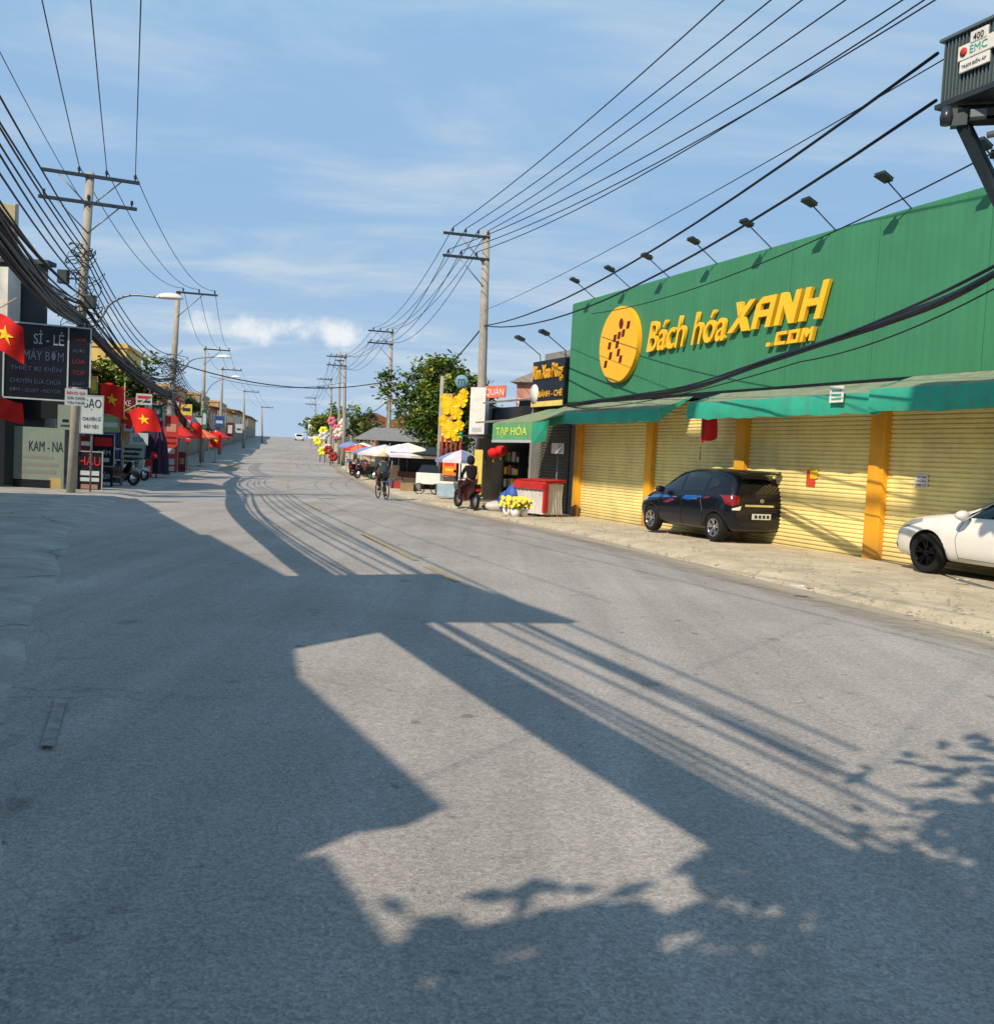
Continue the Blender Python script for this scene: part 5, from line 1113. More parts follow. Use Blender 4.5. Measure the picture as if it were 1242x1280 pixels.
MB().box((xq0, .5, zr1-1.2), (xq1, .6, zr1-.1)).build('upper_wall', signdark, s3)
MB().box((xq0+.15, -1.0, 2.38), (xq1, 3.0, 2.42)).build('inner_ceiling', signdark, s3)
d3 = 1.9
va0 = onplane(616, 540, FO-UN*d3, TH); va1 = onplane(665, 540, FO-UN*d3, TH); vt = onplane(640, 529, FO-UN*d3, TH)[1]; vb = onplane(640, 554, FO-UN*d3, TH)[1]
aw3 = empty('awning', (0, 0, 0), 0, None, None); aw3.parent = s3
gva = S('valance_green', 96, 160, 108, rough=.8, var=.15)
MB().slab([(va0[0], -d3, vt), (va1[0], -d3, vt), (va1[0]+.3, -.1, vt+.55), (va0[0]+.3, -.1, vt+.55)], (0, 0, .03)).build('canopy', S('canopy_olive', 128, 140, 104, rough=.85, var=.15), aw3)
MB().slab([(va0[0], -d3-.02, vb+.1), (va1[0], -d3-.02, vb+.1), (va1[0], -d3-.02, vt), (va0[0], -d3-.02, vt)], (0, .02, 0)).build('valance', gva, aw3)
MB().add([(va1[0]+.01, -d3, vb-.03), (va1[0]+.01, -d3+.45, vb+.1), (va1[0]+.08, -d3+.5, vt+.1), (va1[0]+.01, -d3, vt)], [(0, 1, 2, 3)]).build('side_flap', teal, aw3)
MB().box((va0[0], -d3-.035, vb+.02), (va1[0], -d3-.022, vb+.1)).build('hem', paleg, aw3)
w3 = va1[0]-va0[0]; tfit(aw3, 'TẠP HÓA', va0[0]+w3*.1, va1[0]-w3*.1, vb+.17, vt-.06, S('valance_yellow', 196, 214, 90), y=-d3-.03, ext=.002, bold=.02)
rnd = random.Random(91)
for k, (x, y, lab) in enumerate(((xq0+1.1, 1.2, 'shelf of packed goods inside the dark open shop, left'), (xq0+2.9, 1.4, 'shelf of packed goods inside the dark open shop, right'))):
    e = empty('goods_rack', FO+UX*x+UN*y+V((0, 0, -.15)), TH, lab, 'rack'); f_ = MB()
    for z in (.1, .6, 1.1, 1.6): f_.box((-.75, -.2, z), (.75, .2, z+.03))
    for xx in (-.75, .73): f_.box((xx, -.2, 0), (xx+.02, .2, 2.0))
    f_.build('shelf_frame', darksteel, e)
    for z in (.13, .63, 1.13, 1.63):
        xx = -.7
        while xx < .55:
            w_ = rnd.uniform(.1, .26); MB().box((xx, -.17, z), (xx+w_, .12, z+rnd.uniform(.15, .4))).build('carton', rnd.choice(crm+[paleg, yellowm]), e); xx += w_+.02
# red lanterns
for k, (px, py) in enumerate(((617, 566), (626, 563))):
    e = empty('lantern', P(px, py, 31.5), 0, ('left red lantern under the faded green awning', 'right red lantern under the faded green awning')[k], 'lantern')
    m_ = MB(); m_.lathe([(0, .16), (.1, .15), (.2, .07), (.21, -.03), (.15, -.14), (.05, -.17), (0, -.17)], 16); m_.build('shade', redm, e); MB().tube([(0, 0, .16), (0, 0, .5)], .008, 4).build('cord', black, e); MB().tube([(0, 0, -.17), (0, 0, -.32)], .02, 6).build('tassel', yellowm, e)
# white sign block and orange letters
sign(587, 484, 606, 547, 36.6, R(-16), white, 'blank white sign block in front of the first right pole', [('#', .2, .8, .12, .2, paleg)], t=.5)
sign(606, 482, 631, 497, 36.2, R(-50), S('sign_orange_red', 220, 110, 80), 'orange red letter sign on top of the tin roof', [('QUÁN', .05, .95, .1, .9, white)])
# stall covered in red and white plastic
stx = gp(675, 28.6, zt(28.6)+.1); e = empty('covered_cart', stx, TH+.35, 'cart wrapped in white plastic with red cloth along its top', 'cart')
whp = S('plastic_sheet', 196, 192, 186, rough=.45, var=.15, bump=.6, bscale=5)
vs = []; nx_ = 22
for j, (zz, dd) in enumerate(((0.05, .04), (.5, .0), (.95, .02))):
    for k in range(nx_*2+2):
        u = k/(nx_*2+1)*2
        x = -.6+1.2*min(u, 1); y = -.38+(.76*(u-1) if u > 1 else 0); rp = dd+.025*sin(k*1.9+j)
        vs.append((x+(rp if u > 1 else 0), y-(rp if u <= 1 else 0), zz))
n_ = nx_*2+2; MB().add(vs, [(j*n_+k, j*n_+k+1, (j+1)*n_+k+1, (j+1)*n_+k) for j in range(2) for k in range(n_-1)], 0, True).build('plastic_wrap', whp, e)
MB().box((-.58, -.34, .06), (.56, .36, .93)).build('body', S('cart_grey', 90, 84, 80), e)
MB().slab([(-.66, -.45, .95), (.66, -.45, .95), (.66, .42, 1.0), (-.66, .42, 1.0)], (0, 0, .08)).build('top', S('cloth_red', 176, 40, 34, rough=.85, var=.25), e, bevel=.02)
MB().box((-.66, -.47, .78), (.66, -.445, .96)).build('cloth_edge', S('cloth_red', 176, 40, 34), e); MB().box((.6, -.47, .1), (.68, -.3, .95)).build('cloth_strip', S('cloth_red', 176, 40, 34), e)
def sack(loc, rx, ry, rz_, mat, label, name='sack', seed=1):
    rnd = random.Random(seed); m_ = MB(); prof = 9; sg = 16; vs = []; ph = rnd.uniform(0, 6)
    for j in range(prof+1):
        t = j/prof; r_ = sin(pi*min(.97, t*.86+.1))**.6*(1 if t < .85 else (1-t)/.15*.7+.3)
        for k in range(sg): a = 2*pi*k/sg; w_ = 1+.1*sin(3*a+ph+t*3)+.06*sin(7*a+t*9); vs.append((rx*r_*w_*cos(a), ry*r_*w_*sin(a), rz_*t))
    m_.add(vs, [(j*sg+k, j*sg+(k+1) % sg, (j+1)*sg+(k+1) % sg, (j+1)*sg+k) for j in range(prof) for k in range(sg)]+[tuple(range(prof*sg, prof*sg+sg))], 0, True)
    o = m_.build(name, mat); o.location = loc; return tag(o, label, name.replace('_', ' '))
blt = S('tarp_blue', 40, 84, 160, rough=.55, var=.25, bump=.5, bscale=5)
sack(gp(645, 29.0), .36, .3, 1.0, blt, 'bulky blue tarpaulin bundle beside the red and white cart', 'tarp_bundle', 2)
sack(gp(636, 29.4), .3, .25, .75, blt, 'lower blue tarpaulin bundle left of the tall one', 'tarp_bundle', 3)
sack(gp(621, 30.2), .34, .25, .34, whp, 'white plastic bag slumped on the pavement', 'bag', 4)
sack(gp(613, 30.6), .22, .2, .25, S('bag_dark', 40, 44, 42, rough=.6), 'dark bag next to the slumped white one', 'bag', 5)
# yellow flower pots
for k, (px, Y, lab) in enumerate(((636, 27.6, 'left pot of yellow flowers in front of the cart'), (646, 27.3, 'middle pot of yellow flowers in front of the cart'), (656, 27.5, 'right pot of yellow flowers in front of the cart'))):
    e = empty('flower_pot', gp(px, Y), 0, lab, 'flower pot'); MB().lathe([(0, 0), (.11, 0), (.15, .22), (.13, .22), (0, .2)], 16).build('pot', white, e)
    rnd = random.Random(k); m_ = MB()
    for j in range(60):
        a = rnd.uniform(0, 6.3); r_ = rnd.uniform(0, .24); z = .28+rnd.uniform(0, .28); x, y = r_*cos(a), r_*sin(a)
        m_.add([(x+.05*cos(t*pi/3), y+.03*sin(t*pi/3)-.02, z+.05*sin(t*pi/3)) for t in range(6)], [tuple(range(6))])
    m_.build('blooms', S('bloom_yellow', 226, 204, 70), e)
    m_ = MB()
    for j in range(30): a = rnd.uniform(0, 6.3); r_ = rnd.uniform(0, .2); z = .2+rnd.uniform(0, .2); m_.add([(r_*cos(a), r_*sin(a), z), (r_*cos(a)+.06, r_*sin(a), z+.02), (r_*cos(a)+.02, r_*sin(a), z+.1)], [(0, 1, 2)])
    m_.build('foliage', lfm, e)
sign(689, 554, 704, 567, 28.9, R(-20), white, 'small white sign on a thin post by the brown shutter', [('#', .55, .95, .1, .9, S('freezer_blue', 150, 176, 196))], post=True)
# ------------------------------------------------------------------ two wheelers and people
def bicycle(loc, rz, label):
    e = empty('bicycle', loc, rz, label, 'bicycle')
    for x in (-.52, .52):
        w_ = empty('wheel', (x, 0, .33), 0, None, None); w_.parent = e
        MB().lathe([(.30, -.018), (.33, -.018), (.335, 0), (.33, .018), (.30, .018), (.30, -.018)], 28, (0, 0, 0), 'y').build('tyre', tyre, w_)
        m_ = MB()
        for k in range(10): a = k*pi/5; m_.tube([(0, 0, 0), (.3*cos(a), 0, .3*sin(a))], .002, 3)
        m_.build('spokes', steel, w_)
    m_ = MB(); B_ = (-.05, 0, .3); S_ = (-.2, 0, .78); H_ = (.36, 0, .82)
    for a, b in ((B_, S_), (B_, H_), (S_, H_), (B_, (-.52, 0, .33)), (S_, (-.52, 0, .33)), (H_, (.52, 0, .33))): m_.tube([a, b], .016, 6)
    m_.build('frame', darksteel, e); MB().tube([(.30, -.25, 1.0), (.36, -.1, .98), (.36, 0, .97), (.36, .1, .98), (.30, .25, 1.0)], .013, 6).build('handlebar', steel, e)
    MB().tube([H_, (.36, 0, .98)], .014, 6).build('stem', steel, e); MB().lathe([(0, 0), (.09, 0), (.1, .03), (0, .05)], 10, (-.22, 0, .8)).build('saddle', black, e)
    MB().box((-.75, -.12, .66), (-.3, .12, .68)).build('rack', steel, e); MB().lathe([(0, -.1), (.02, -.1), (.02, .1), (0, .1)], 8, (-.05, 0, .3), 'y').build('crank', steel, e)
    return e
def motorbike(loc, rz, label, col, group=None):
    e = empty('motorbike', loc, rz, label, 'motorbike', group)
    for x in (-.62, .62):
        w_ = empty('wheel', (x, 0, .28), 0, None, None); w_.parent = e
        MB().lathe([(.2, -.035), (.26, -.045), (.28, 0), (.26, .045), (.2, .035), (.2, -.035)], 24, (0, 0, 0), 'y').build('tyre', tyre, w_)
        MB().lathe([(0, -.03), (.05, -.04), (.06, -.02), (.19, -.01), (.2, .0), (.19, .01), (.06, .02), (.05, .04), (0, .03)], 18, (0, 0, 0), 'y').build('rim', rim, w_)
    m_ = MB(); m_.slab([(-.75, -.11, .58), (-.8, -.11, .72), (-.2, -.13, .68), (.1, -.13, .42), (.42, -.13, .5), (.5, -.13, .9), (.42, -.13, .92), (.28, -.13, .45), (.1, -.13, .3), (-.3, -.13, .3), (-.5, -.12, .5)], (0, .25, 0)); m_.build('body', col, e, bevel=.03)
    MB().slab([(-.75, -.12, .73), (-.1, -.12, .72), (-.08, -.12, .77), (-.4, -.12, .8), (-.75, -.12, .82)], (0, .24, 0)).build('seat', black, e, bevel=.02)
    MB().tube([(.62, 0, .28), (.46, 0, .92)], .04, 8).build('fork', steel, e); MB().tube([(.34, -.32, 1.0), (.42, -.1, .98), (.42, .1, .98), (.34, .32, 1.0)], .016, 6).build('handlebar', black, e)
    MB().lathe([(0, 0), (.07, 0), (.05, .08), (0, .09)], 12, (.48, 0, .88), 'x').build('headlight', white, e); MB().tube([(-.1, -.15, .3), (-.85, -.17, .4)], .04, 8).build('exhaust', steel, e)
    MB().box((-.85, -.06, .6), (-.8, .06, .68)).build('tail_lamp', redm, e); MB().slab([(.35, -.06, .5), (.5, -.06, .58), (.75, -.06, .56), (.88, -.06, .4)], (0, .12, .03)).build('mudguard', col, e)
    for s_ in (-1, 1): MB().tube([(.38, s_*.2, 1.0), (.36, s_*.28, 1.18)], .008, 4).build('mirror_stalk', black, e); MB().lathe([(0, 0), (.05, 0), (.05, .015), (0, .02)], 10, (.35, s_*.3, 1.2), 'x').build('mirror', black, e)
    return e
def skinmesh(name, joints, edges, mat, par, root, sub=2):
    me = bpy.data.meshes.new(name); names = list(joints); me.from_pydata([joints[n][0] for n in names], [(names.index(a), names.index(b)) for a, b in edges], [])
    me.materials.append(mat); o = bpy.data.objects.new(name, me); C.objects.link(o); m = o.modifiers.new('skin', 'SKIN'); m.use_smooth_shade = True
    for i, n in enumerate(names):
        r_ = joints[n][1]; me.skin_vertices[0].data[i].radius = r_ if isinstance(r_, tuple) else (r_, r_); me.skin_vertices[0].data[i].use_root = (n == root)
    s_ = o.modifiers.new('sub', 'SUBSURF'); s_.levels = s_.render_levels = sub
    dg = bpy.context.evaluated_depsgraph_get(); m2 = bpy.data.meshes.new_from_object(o.evaluated_get(dg)); bpy.data.objects.remove(o)
    for p_ in m2.polygons: p_.use_smooth = True
    o = bpy.data.objects.new(name, m2); C.objects.link(o); o.parent = par; return o
def person(loc, rz, label, J, top, legs, hat=None, hair=None, hood=None):
    """J: joints in local space, x forward. keys pel che nec hea + sho elb wri hip kne ank toe with L/R"""
    e = empty('person', loc, rz, label, 'person'); j = {}; R_ = dict(pel=(.13, .1), che=(.15, .11), nec=.05, hea=.095, top_=.07, sho=.065, elb=.042, wri=.028, han=.03, hip=.09, kne=.06, ank=.04, toe=.035)
    for k, v in J.items(): j[k] = (v, R_[k[:3]] if k[:3] in R_ else .08)
    j['top_'] = (tuple(V(J['hea'])+V((0, 0, .11))), .06); ed = [('pel', 'che'), ('che', 'nec'), ('nec', 'hea'), ('hea', 'top_')]
    for s_ in 'LR': ed += [('che', 'sho'+s_), ('sho'+s_, 'elb'+s_), ('elb'+s_, 'wri'+s_), ('wri'+s_, 'han'+s_), ('pel', 'hip'+s_), ('hip'+s_, 'kne'+s_), ('kne'+s_, 'ank'+s_), ('ank'+s_, 'toe'+s_)]
    skinmesh('body', j, ed, skin, e, 'pel')
    for s_ in 'LR':   # fingers
        h = V(J['han'+s_]); d = (h-V(J['wri'+s_])).normalized(); m_ = MB(); sd_ = d.cross(V((0, 0, 1))); sd_ = sd_.normalized() if sd_.length > .1 else V((0, 1, 0))
        for k in range(4): b = h+sd_*(.018*(k-1.5)); m_.tube([b, b+d*.035, b+d*(.055-.006*abs(k-1.5))+V((0, 0, -.025))], [.009, .008, .006], 5)
        m_.tube([h-d*.02+sd_*.03, h+sd_*.05+d*.02], [.01, .007], 5); m_.build('fingers', skin, e)
    g = lambda n, r_: (J[n], r_)
    jt = {'pel': g('pel', (.16, .13)), 'che': g('che', (.175, .135)), 'col': (tuple(V(J['che']).lerp(V(J['nec']), .8)), .07)}
    et = [('pel', 'che'), ('che', 'col')]
    for s_ in 'LR': jt['sho'+s_] = g('sho'+s_, .082); jt['elb'+s_] = g('elb'+s_, .058); jt['wri'+s_] = (tuple(V(J['elb'+s_]).lerp(V(J['wri'+s_]), .9)), .045); et += [('che', 'sho'+s_), ('sho'+s_, 'elb'+s_), ('elb'+s_, 'wri'+s_)]
    skinmesh('jacket', jt, et, top, e, 'pel')
    jt = {'pel': g('pel', (.15, .125))}; et = []
    for s_ in 'LR': jt['hip'+s_] = g('hip'+s_, .108); jt['kne'+s_] = g('kne'+s_, .075); jt['ank'+s_] = (tuple(V(J['kne'+s_]).lerp(V(J['ank'+s_]), .92)), .055); et += [('pel', 'hip'+s_), ('hip'+s_, 'kne'+s_), ('kne'+s_, 'ank'+s_)]
    skinmesh('trousers', jt, et, legs, e, 'pel')
    H = V(J['hea'])
    for s_ in 'LR': a = V(J['ank'+s_]); t = V(J['toe'+s_]); MB().tube([a+V((-.05, 0, -.05)), (a+t)/2+V((0, 0, -.03)), t+V((.03, 0, -.015))], [.05, .052, .04], 8).build('shoe', black, e)
    m_ = MB(); m_.tube([H+V((.08, 0, .03)), H+V((.115, 0, .0)), H+V((.09, 0, -.01))], [.012, .016, .01], 6); m_.build('nose', skin, e)
    m_ = MB()
    for s_ in (-1, 1): m_.lathe([(0, -.008), (.012, 0), (0, .006)], 8, tuple(H+V((.088, s_*.035, .04))), 'x')
    m_.build('eyes', black, e)
    if hat:
        MB().lathe([(0, .2), (.1, .11), (.25, -.02), (.24, -.03), (0, .1)], 26, tuple(H+V((0, 0, .07)))).build('conical_hat', hat, e)
    if hair or hood:
        m_ = MB(); k_ = 1.25 if hood else 1.1; m_.lathe([(0, .135*k_), (.06*k_, .12*k_), (.1*k_, .06*k_), (.105*k_, -.0), (.1*k_, -.08), (.07*k_, -.12)], 18, tuple(H+V((-.022, 0, .035)))); m_.build('hood' if hood else 'hair', hood or hair, e)
    return e
cyc = G(477, 624, zt(33)); cyc = V((cyc.x, cyc.y, zt(cyc.y)+.04))
bz = atan2(-1, .45); bz = bz+pi   # riding away along the road
bicycle(cyc, bz, 'thin framed bicycle ridden along the right edge of the road')
Jc = dict(pel=(-.2, 0, .93), che=(-.06, 0, 1.28), nec=(.0, 0, 1.44), hea=(.03, 0, 1.56), shoL=(-.03, .17, 1.36), shoR=(-.03, -.17, 1.36), elbL=(.12, .24, 1.15), elbR=(.12, -.24, 1.15), wriL=(.28, .23, 1.05), wriR=(.28, -.23, 1.05), hanL=(.32, .23, 1.03), hanR=(.32, -.23, 1.03),
          hipL=(-.16, .09, .9), hipR=(-.16, -.09, .9), kneL=(.2, .11, .75), kneR=(.14, -.11, .55+.05), ankL=(.02, .12, .4), ankR=(-.08, -.12, .2), toeL=(.14, .12, .37), toeR=(.04, -.12, .16))
person(cyc, bz, 'person in dark teal shirt and conical straw hat riding a bicycle', Jc, S('shirt_teal', 34, 62, 72, rough=.85), S('trousers_dark', 26, 28, 34, rough=.9), hat=S('straw', 206, 186, 140, rough=.9))
mo = gp(584, 31.2); mz = R(118)
motorbike(mo, mz, 'dark motorbike parked at the pavement edge under the seated person', S('bike_maroon', 60, 20, 22, rough=.3, coat=.6))
Jm = dict(pel=(-.3, 0, .92), che=(-.24, 0, 1.27), nec=(-.2, 0, 1.43), hea=(-.17, 0, 1.55), shoL=(-.22, .17, 1.35), shoR=(-.22, -.17, 1.35), elbL=(-.08, .24, 1.12), elbR=(-.08, -.24, 1.12), wriL=(.1, .14, 1.0), wriR=(.1, -.14, 1.0), hanL=(.16, .12, .98), hanR=(.16, -.12, .98),
          hipL=(-.26, .1, .88), hipR=(-.26, -.1, .88), kneL=(.08, .2, .7), kneR=(.08, -.2, .7), ankL=(.0, .24, .22), ankR=(.0, -.24, .22), toeL=(.13, .25, .1), toeR=(.13, -.25, .1))
person(mo, mz, 'person in black hooded jacket sitting on a parked motorbike', Jm, S('jacket_black', 18, 18, 22, rough=.9), S('trousers_maroon', 54, 22, 26, rough=.9), hood=S('jacket_black', 18, 18, 22))
bcol = [S('bike_red', 120, 20, 20, rough=.3, coat=.5), S('bike_black', 18, 20, 24, rough=.3, coat=.5), S('bike_blue', 30, 50, 110, rough=.3, coat=.5), S('bike_white', 190, 190, 190, rough=.3, coat=.5)]
for k, (px, Y, a, lab) in enumerate(((447, 66, 60, 'far red motorbike parked by the third right pole'), (456, 60, 150, 'far black motorbike parked beside the blue grey parasol'), (437, 72, 100, 'farthest blue motorbike parked on the right pavement'))):
    motorbike(gp(px, Y), R(a), lab, bcol[k])
for k, (px, Y, a, lab) in enumerate(((168, 41, 70, 'white motorbike parked on the left pavement near the signs'), (150, 36, 60, 'black motorbike parked on the left pavement by the menu board'))):
    q = gp(px, Y); motorbike(q, R(a), lab, bcol[3-2*k])
# potted plants on the left pavement
for k, (px, Y, lab) in enumerate(((168, 40, 'leafy potted plant below the sage menu board'), (181, 43, 'second leafy potted plant, nearer the purple canvas'))):
    e = empty('potted_plant', gp(px, Y), 0, lab, 'plant'); MB().lathe([(0, 0), (.16, 0), (.22, .32), (.19, .32), (0, .28)], 14).build('pot', concrete, e); rnd = random.Random(40+k); m_ = MB()
    for j in range(90):
        a = rnd.uniform(0, 6.3); z = .35+rnd.uniform(0, .7); r_ = rnd.uniform(.02, .38); q = V((r_*cos(a), r_*sin(a), z)); u = V((cos(a), sin(a), rnd.uniform(-.3, .6)))*.1; v = V((-sin(a), cos(a), 0))*.035; m_.add([q-u, q+v, q+u, q-v], [(0, 1, 2, 3)])
    m_.build('foliage', lfm, e)
# ------------------------------------------------------------------ the street behind and beside the camera (throws the shadows seen on the road)
A_ = V((-.447, .894, 0)); B_ = V((.894, .447, 0)); TA = atan2(.894, -.447)
def nearhouse(s0, s1, h, wall, label, **k): return house('shophouse', A_*s0+B_*-4.5+V((0, 0, .0)), TA, s1-s0-.04, 8, h, wall, label, group='near shophouses of the left row', floors=2, nwin=2, **k)
nearhouse(-9, -3.2, 5.4, ylw, 'yellow shophouse beside the camera position'); cn_ = nearhouse(-3.2, .45, 5.3, wht_w, 'low white shophouse beside the camera position'); m_ = MB()
m_.box((0, -1.15, 5.22), (2.72, -.12, 5.32)); x = 2.72  # unseen canopy added to shade the foreground; its gaps let sun spots through
while x < 3.07:
    cuts = sorted([(u, v) for (a_, c_, u, v) in ((2.955, 3.03, -.42, -.27), (2.8, 2.88, -.47, -.25), (2.93, 2.985, -1.0, -.6), (2.84, 2.9, -.85, -.62)) if a_ <= x < c_]); y = -1.15
    for (u, v) in cuts: m_.box((x, y, 5.22), (x+.018, u, 5.32)); y = v
    m_.box((x, y, 5.22), (x+.018, -.12, 5.32)); x += .018
m_.build('shade_canopy', tin, cn_); nearhouse(.5, 3.7, 5.95, pink, 'pinkish shophouse left of the road in the foreground')
t_ = nearhouse(3.75, 6.3, 9.0, grey, 'narrow grey three storey shophouse left of the road')
MB().slab([(-1.0, -.1, 9.28), (2.6, -.1, 9.28), (2.6, 3.2, 9.28), (-.2, 3.2, 9.28)], (0, 0, .15)).build('shade_canopy', tin, t_)  # unseen slab added, outline drawn to give the tower's pointed road shadow
MB().slab([(.2, .3, 6.5), (-1.2, .1, 6.2), (-1.2, .1, 6.32), (.2, .3, 6.9)], (0, .06, 0)).build('shade_sign', signdark, t_)  # unseen projecting piece added to shape the tower's shadow
nearhouse(7.0, 13.0, 7.15, tan_, 'tan shophouse left of the road'); nearhouse(13.1, 19.5, 7.0, wht_w, 'white shophouse further along the left'); nearhouse(19.6, 26, 7.1, ylw, 'yellow shophouse before the nearest left pole')
pz = empty('utility_pole', V((-.8, -3.1, .05)), 0, 'concrete pole on the left pavement behind the viewpoint', 'utility pole', 'concrete power poles')
MB().tube([(0, 0, -.2), (0, 0, 9.8)], [.19, .12], 12).build('shaft', polemat, pz)
MB().box((-1.9, -.1, 9.5), (1.2, .0, 9.6)).build('crossarm', darksteel, pz)
tree(V((-2.9, -2.6, .05)), 6, [(-.5, .0, 5.1, .8, .5, .4), (.35, .3, 5.2, .8, .6, .4), (1.2, .85, 5.3, .8, .7, .4), (2.0, 1.6, 5.3, .85, .75, .4), (2.65, 2.2, 5.4, .8, .7, .4), (3.3, 2.6, 5.3, .8, .7, .4), (1.0, .1, 5.2, .7, .5, .4)], 112, 'street tree leaning over the road behind the viewpoint', .12, 44, 77, .16, cr=.4)

# unseen boards on hairline masts, added high up to cast the shutter shadows
def shadow_board(corners, T, label):
    """corners: facade pixels of the panel outline seen along the sun's direction"""
    off = V((-.641, -.939, 1.0))*T; pts = []
    for px, z in corners:
        x = fx(px, 600)[0]; pts.append(FO+UX*x+V((0, 0, z))+off)
    o = pts[0].copy(); e = empty('shadow_caster', V((o.x, o.y, 0)), 0, label, 'shadow_board'); L_ = [p-V((o.x, o.y, 0)) for p in pts]
    MB().slab(L_, UN*.12).build('panel', offwhite, e)
    for k in (.25, .75):
        b_ = L_[0].lerp(L_[1], k)-UN*.2; b_.z += .5; MB().tube([(b_.x, b_.y, 6.6), tuple(b_)], .006, 6).build('mast', steel, e)
    return e
shadow_board([(716, 1.0), (878, 1.02), (893, 2.45), (716, 2.45)], 19.8, 'unseen board added to shade the left shutters')
shadow_board([(1139, 1.12), (1420, 1.12), (1420, 2.5), (1152, 2.5)], 19.8, 'unseen board added to shade the right shutters')
off = V((-.641, -.939, 1.0))*19.8
pa = FO+UX*fx(800, 600)[0]+V((0, 0, 1.4)); x_, z_ = fx(800, 588); pa = FO+UX*x_+V((0, 0, z_)); x_, z_ = fx(1240, 646); pb = FO+UX*x_+V((0, 0, z_))
wire('power_cable', [(pa+off, pb+off, .1)], .08, 'unseen thick cable added to cast a dark band on the shutters')  # added shadow caster, out of view

rnd = random.Random(11); mb = MB()
for k in range(900):
    y = 4+36*rnd.random()**1.3; x = redge(y)-.5+abs(rnd.gauss(0, 1.4)); s_ = rnd.uniform(.008, .035); z = zt(y)+(.12 if x > redge(y)+.2 else .03)
    p_ = [(x+s_*rnd.uniform(.7, 1.3)*cos(a), y+s_*rnd.uniform(.7, 1.3)*sin(a), z-.01) for a in (0, 1.26, 2.5, 3.8, 5.0)]
    mb.add(p_+[(x, y, z+s_*.7)], [(i, (i+1) % 5, 5) for i in range(5)])
tag(mb.build('gravel', S('stone', 150, 140, 124, rough=.95)), 'loose stones along the right pavement edge', 'gravel', None, 'stuff')
for k, (px, py, m, lab) in enumerate(((990, 735, white, 'scrap of white paper lying on the right pavement'), (1063, 711, paleg, 'crumpled pale plastic scrap near the last orange pillar'), (1196, 726, white, 'white scrap lying in front of the white car'), (745, 664, paleg, 'pale scrap near the first orange pillar'))):
    g = G(px, py, .125 if py > 680 else 0.0); m_ = MB(); vs = [(rnd.uniform(-.02, .02)+.06*i, .05*j+rnd.uniform(-.02, .02), .012+rnd.uniform(0, .03)) for j in range(3) for i in range(4)]
    m_.add(vs, [(j*4+i, j*4+i+1, j*4+i+5, j*4+i+4) for j in range(2) for i in range(3)]); o = m_.build('litter', m); o.location = g; tag(o, lab, 'litter')

# crowded signs and awnings along the left pavement
sp = S('sign_blue', 40, 70, 120, rough=.5, var=.15); sgr = S('sign_green', 46, 100, 70, rough=.5, var=.15); syl = S('sign_yel', 206, 180, 70, rough=.5, var=.15)
for (pa, pb, Y, bgm, lab, ls) in (
    ((130, 541), (148, 556), 38, sp, 'small blue shop sign over the left motorbikes', [('PHỞ', .2, .8, .25, .75, paleg)]),
    ((143, 560), (154, 600), 39, paleg, 'narrow upright white board left of the sage menu board', [('#', .2, .8, .7, .9, rdp), ('#', .2, .8, .45, .6, nv), ('#', .2, .8, .15, .35, nv)]),
    ((150, 497), (168, 511), 44, maroon, 'maroon sign high between the star flags', [('XE', .25, .75, .25, .75, paleg)]),
    ((170, 492), (190, 506), 46, paleg, 'faded white sign high above the tilted star flag', [('#', .1, .9, .55, .8, rdp), ('#', .1, .9, .2, .4, nv)]),
    ((190, 506), (203, 522), 49, sgr, 'small green sign just left of the second pole', [('#', .2, .8, .3, .7, paleg)]),
    ((186, 560), (198, 592), 44.5, signdark, 'dark leaning board in front of the purple canvas', [('#', .2, .8, .6, .85, rdp)]),
    ((226, 505), (240, 519), 58, syl, 'yellow sign past the second left pole', [('#', .15, .85, .35, .65, nv)]),
    ((240, 522), (252, 536), 66, paleg, 'pale sign above the second orange parasol', [('#', .15, .85, .3, .5, rdp)]),
    ((268, 520), (280, 534), 86, sp, 'far blue sign under the fourth left pole', [('#', .15, .85, .35, .6, paleg)]),
    ((283, 528), (292, 545), 95, maroon, 'far maroon upright sign among the tan houses', [('#', .2, .8, .2, .8, paleg)]),
    ((294, 530), (303, 541), 115, paleg, 'farthest pale sign on the left row', [('#', .2, .8, .3, .5, nv)]),
    ((112, 470), (122, 492), 33, ylw, 'yellow post board between the black board and the upright flag', [('#', .2, .8, .2, .8, syl)])):
    sign(*pa, *pb, Y, R(12), bgm, lab, ls)
for k, (y0, m, lab) in enumerate(((34.5, dgrey, 'dark canvas awning over the nearest left shop'), (42, awr, 'red canvas awning over the white left shop'), (49, awb, 'blue canvas awning under the yellow house'), (58, awg2, 'green canvas awning past the second left pole'), (67, awr, 'dull red awning beyond the orange parasols'))):
    a = V((lx(y0)+.1, y0, zt(y0)+2.9)); bb_ = V((lx(y0+5)+.1, y0+5, zt(y0+5)+2.9)); out = V((2.1, .5, -.5))
    o = MB().slab([a, bb_, bb_+out, a+out], (0, 0, .04)).build('awning', m); tag(o, lab, 'awning')
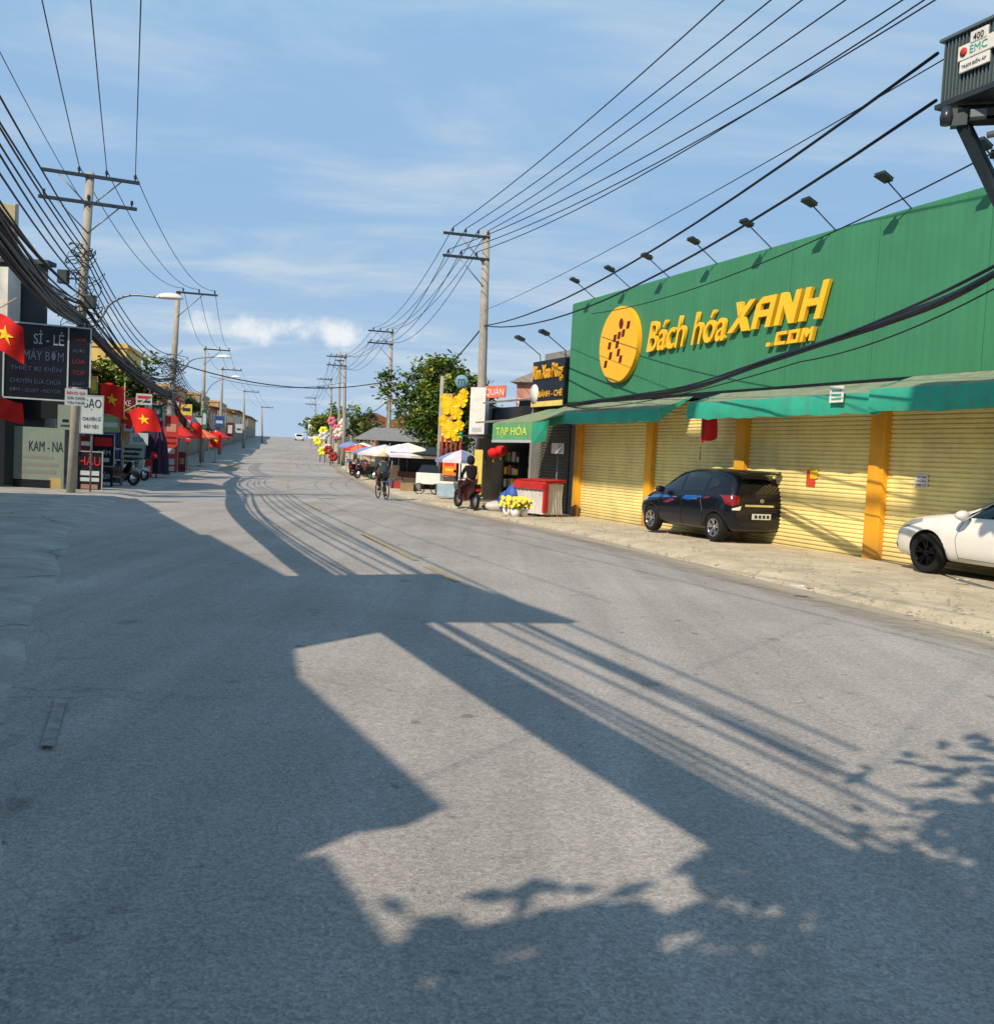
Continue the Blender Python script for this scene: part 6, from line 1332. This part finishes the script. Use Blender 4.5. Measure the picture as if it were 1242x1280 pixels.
for k, (px, Y, h, lab) in enumerate(((128, 36, 1.6, 'dark shelf rack of goods near the framed sign'), (160, 44, 1.5, 'dark shelf rack of goods behind the menu board'), (205, 55, 1.7, 'dark shelf rack of goods by the banner'))):
    e = empty('goods_rack', gp(px, Y), R(12), lab, 'rack'); f_ = MB(); rnd = random.Random(60+k)
    for z in (.1, .55, 1.0, 1.45): f_.box((-.7, -.25, z), (.7, .25, z+.03))
    for x in (-.68, .66): f_.box((x, -.24, 0), (x+.02, .24, h+.1))
    f_.build('shelf_frame', darksteel, e)
    for z in (.13, .58, 1.03):
        x = -.62
        while x < .5:
            w_ = rnd.uniform(.12, .28); MB().box((x, -.2, z), (x+w_, .15, z+rnd.uniform(.15, .38))).build('carton', rnd.choice(crm+[paleg, syl, sp]), e, bevel=.01); x += w_+.03
for k, (px, Y, m, lab) in enumerate(((452, 80, pc, 'far cream parasol beyond the reddish one'), (436, 88, pbl, 'farthest blue parasol by the slim bare pole'), (497, 58, pc, 'second cream parasol behind the lavender one'))):
    parasol(gp(px, Y), 1.25, 2.3, 1.8, [m], lab)
for k, (px, Y, lab) in enumerate(((458, 70, 'far low table of goods on the right pavement'), (446, 78, 'farther low table of goods on the right pavement'))):
    e = empty('goods_table', gp(px, Y), R(-15), lab, 'table'); MB().box((-.9, -.4, .65), (.9, .4, .7)).build('table_top', crm[3], e)
    for x in (-.85, .81):
        for y in (-.36, .32): MB().box((x, y, 0), (x+.04, y+.04, .65)).build('leg', steel, e)
    for j in range(5): MB().box((-.85+j*.35, -.3, .703), (-.6+j*.35, .2, .9)).build('box', crm[(j+k) % 5], e, bevel=.01)

for (pa, pb, Y, bgm, lab, ls) in (
    ((132, 558), (142, 578), 37, rdp, 'small red upright board left of the narrow white one', [('#', .2, .8, .1, .9, paleg)]),
    ((155, 528), (166, 539), 41, paleg, 'pale square sign under the tilted flag pole', [('#', .15, .85, .3, .7, rdp)]),
    ((196, 522), (205, 560), 48.5, paleg, 'white upright strip sign left of the tall red banner', [('#', .15, .85, .7, .9, rdp), ('#', .15, .85, .4, .6, rdp), ('#', .15, .85, .1, .3, nv)]),
    ((232, 520), (239, 552), 60, rdp, 'red upright strip sign behind the nearest orange parasol', [('#', .2, .8, .1, .4, paleg), ('#', .2, .8, .55, .85, paleg)]),
    ((215, 497), (226, 512), 54, rdp, 'small red sign high beside the second left pole', [('#', .15, .85, .3, .7, paleg)]),
    ((252, 512), (259, 535), 72, sgr, 'green upright strip sign under the third left pole', [('#', .2, .8, .2, .8, paleg)]),
    ((181, 574), (190, 596), 43.5, rdp, 'low red board between the motorbike and the purple canvas', [('#', .2, .8, .3, .6, paleg)]),
    ((100, 545), (114, 562), 30.5, maroon, 'maroon strip board just above the tall red letters', [('#', .1, .9, .3, .6, paleg)])):
    sign(*pa, *pb, Y, R(12), bgm, lab, ls)
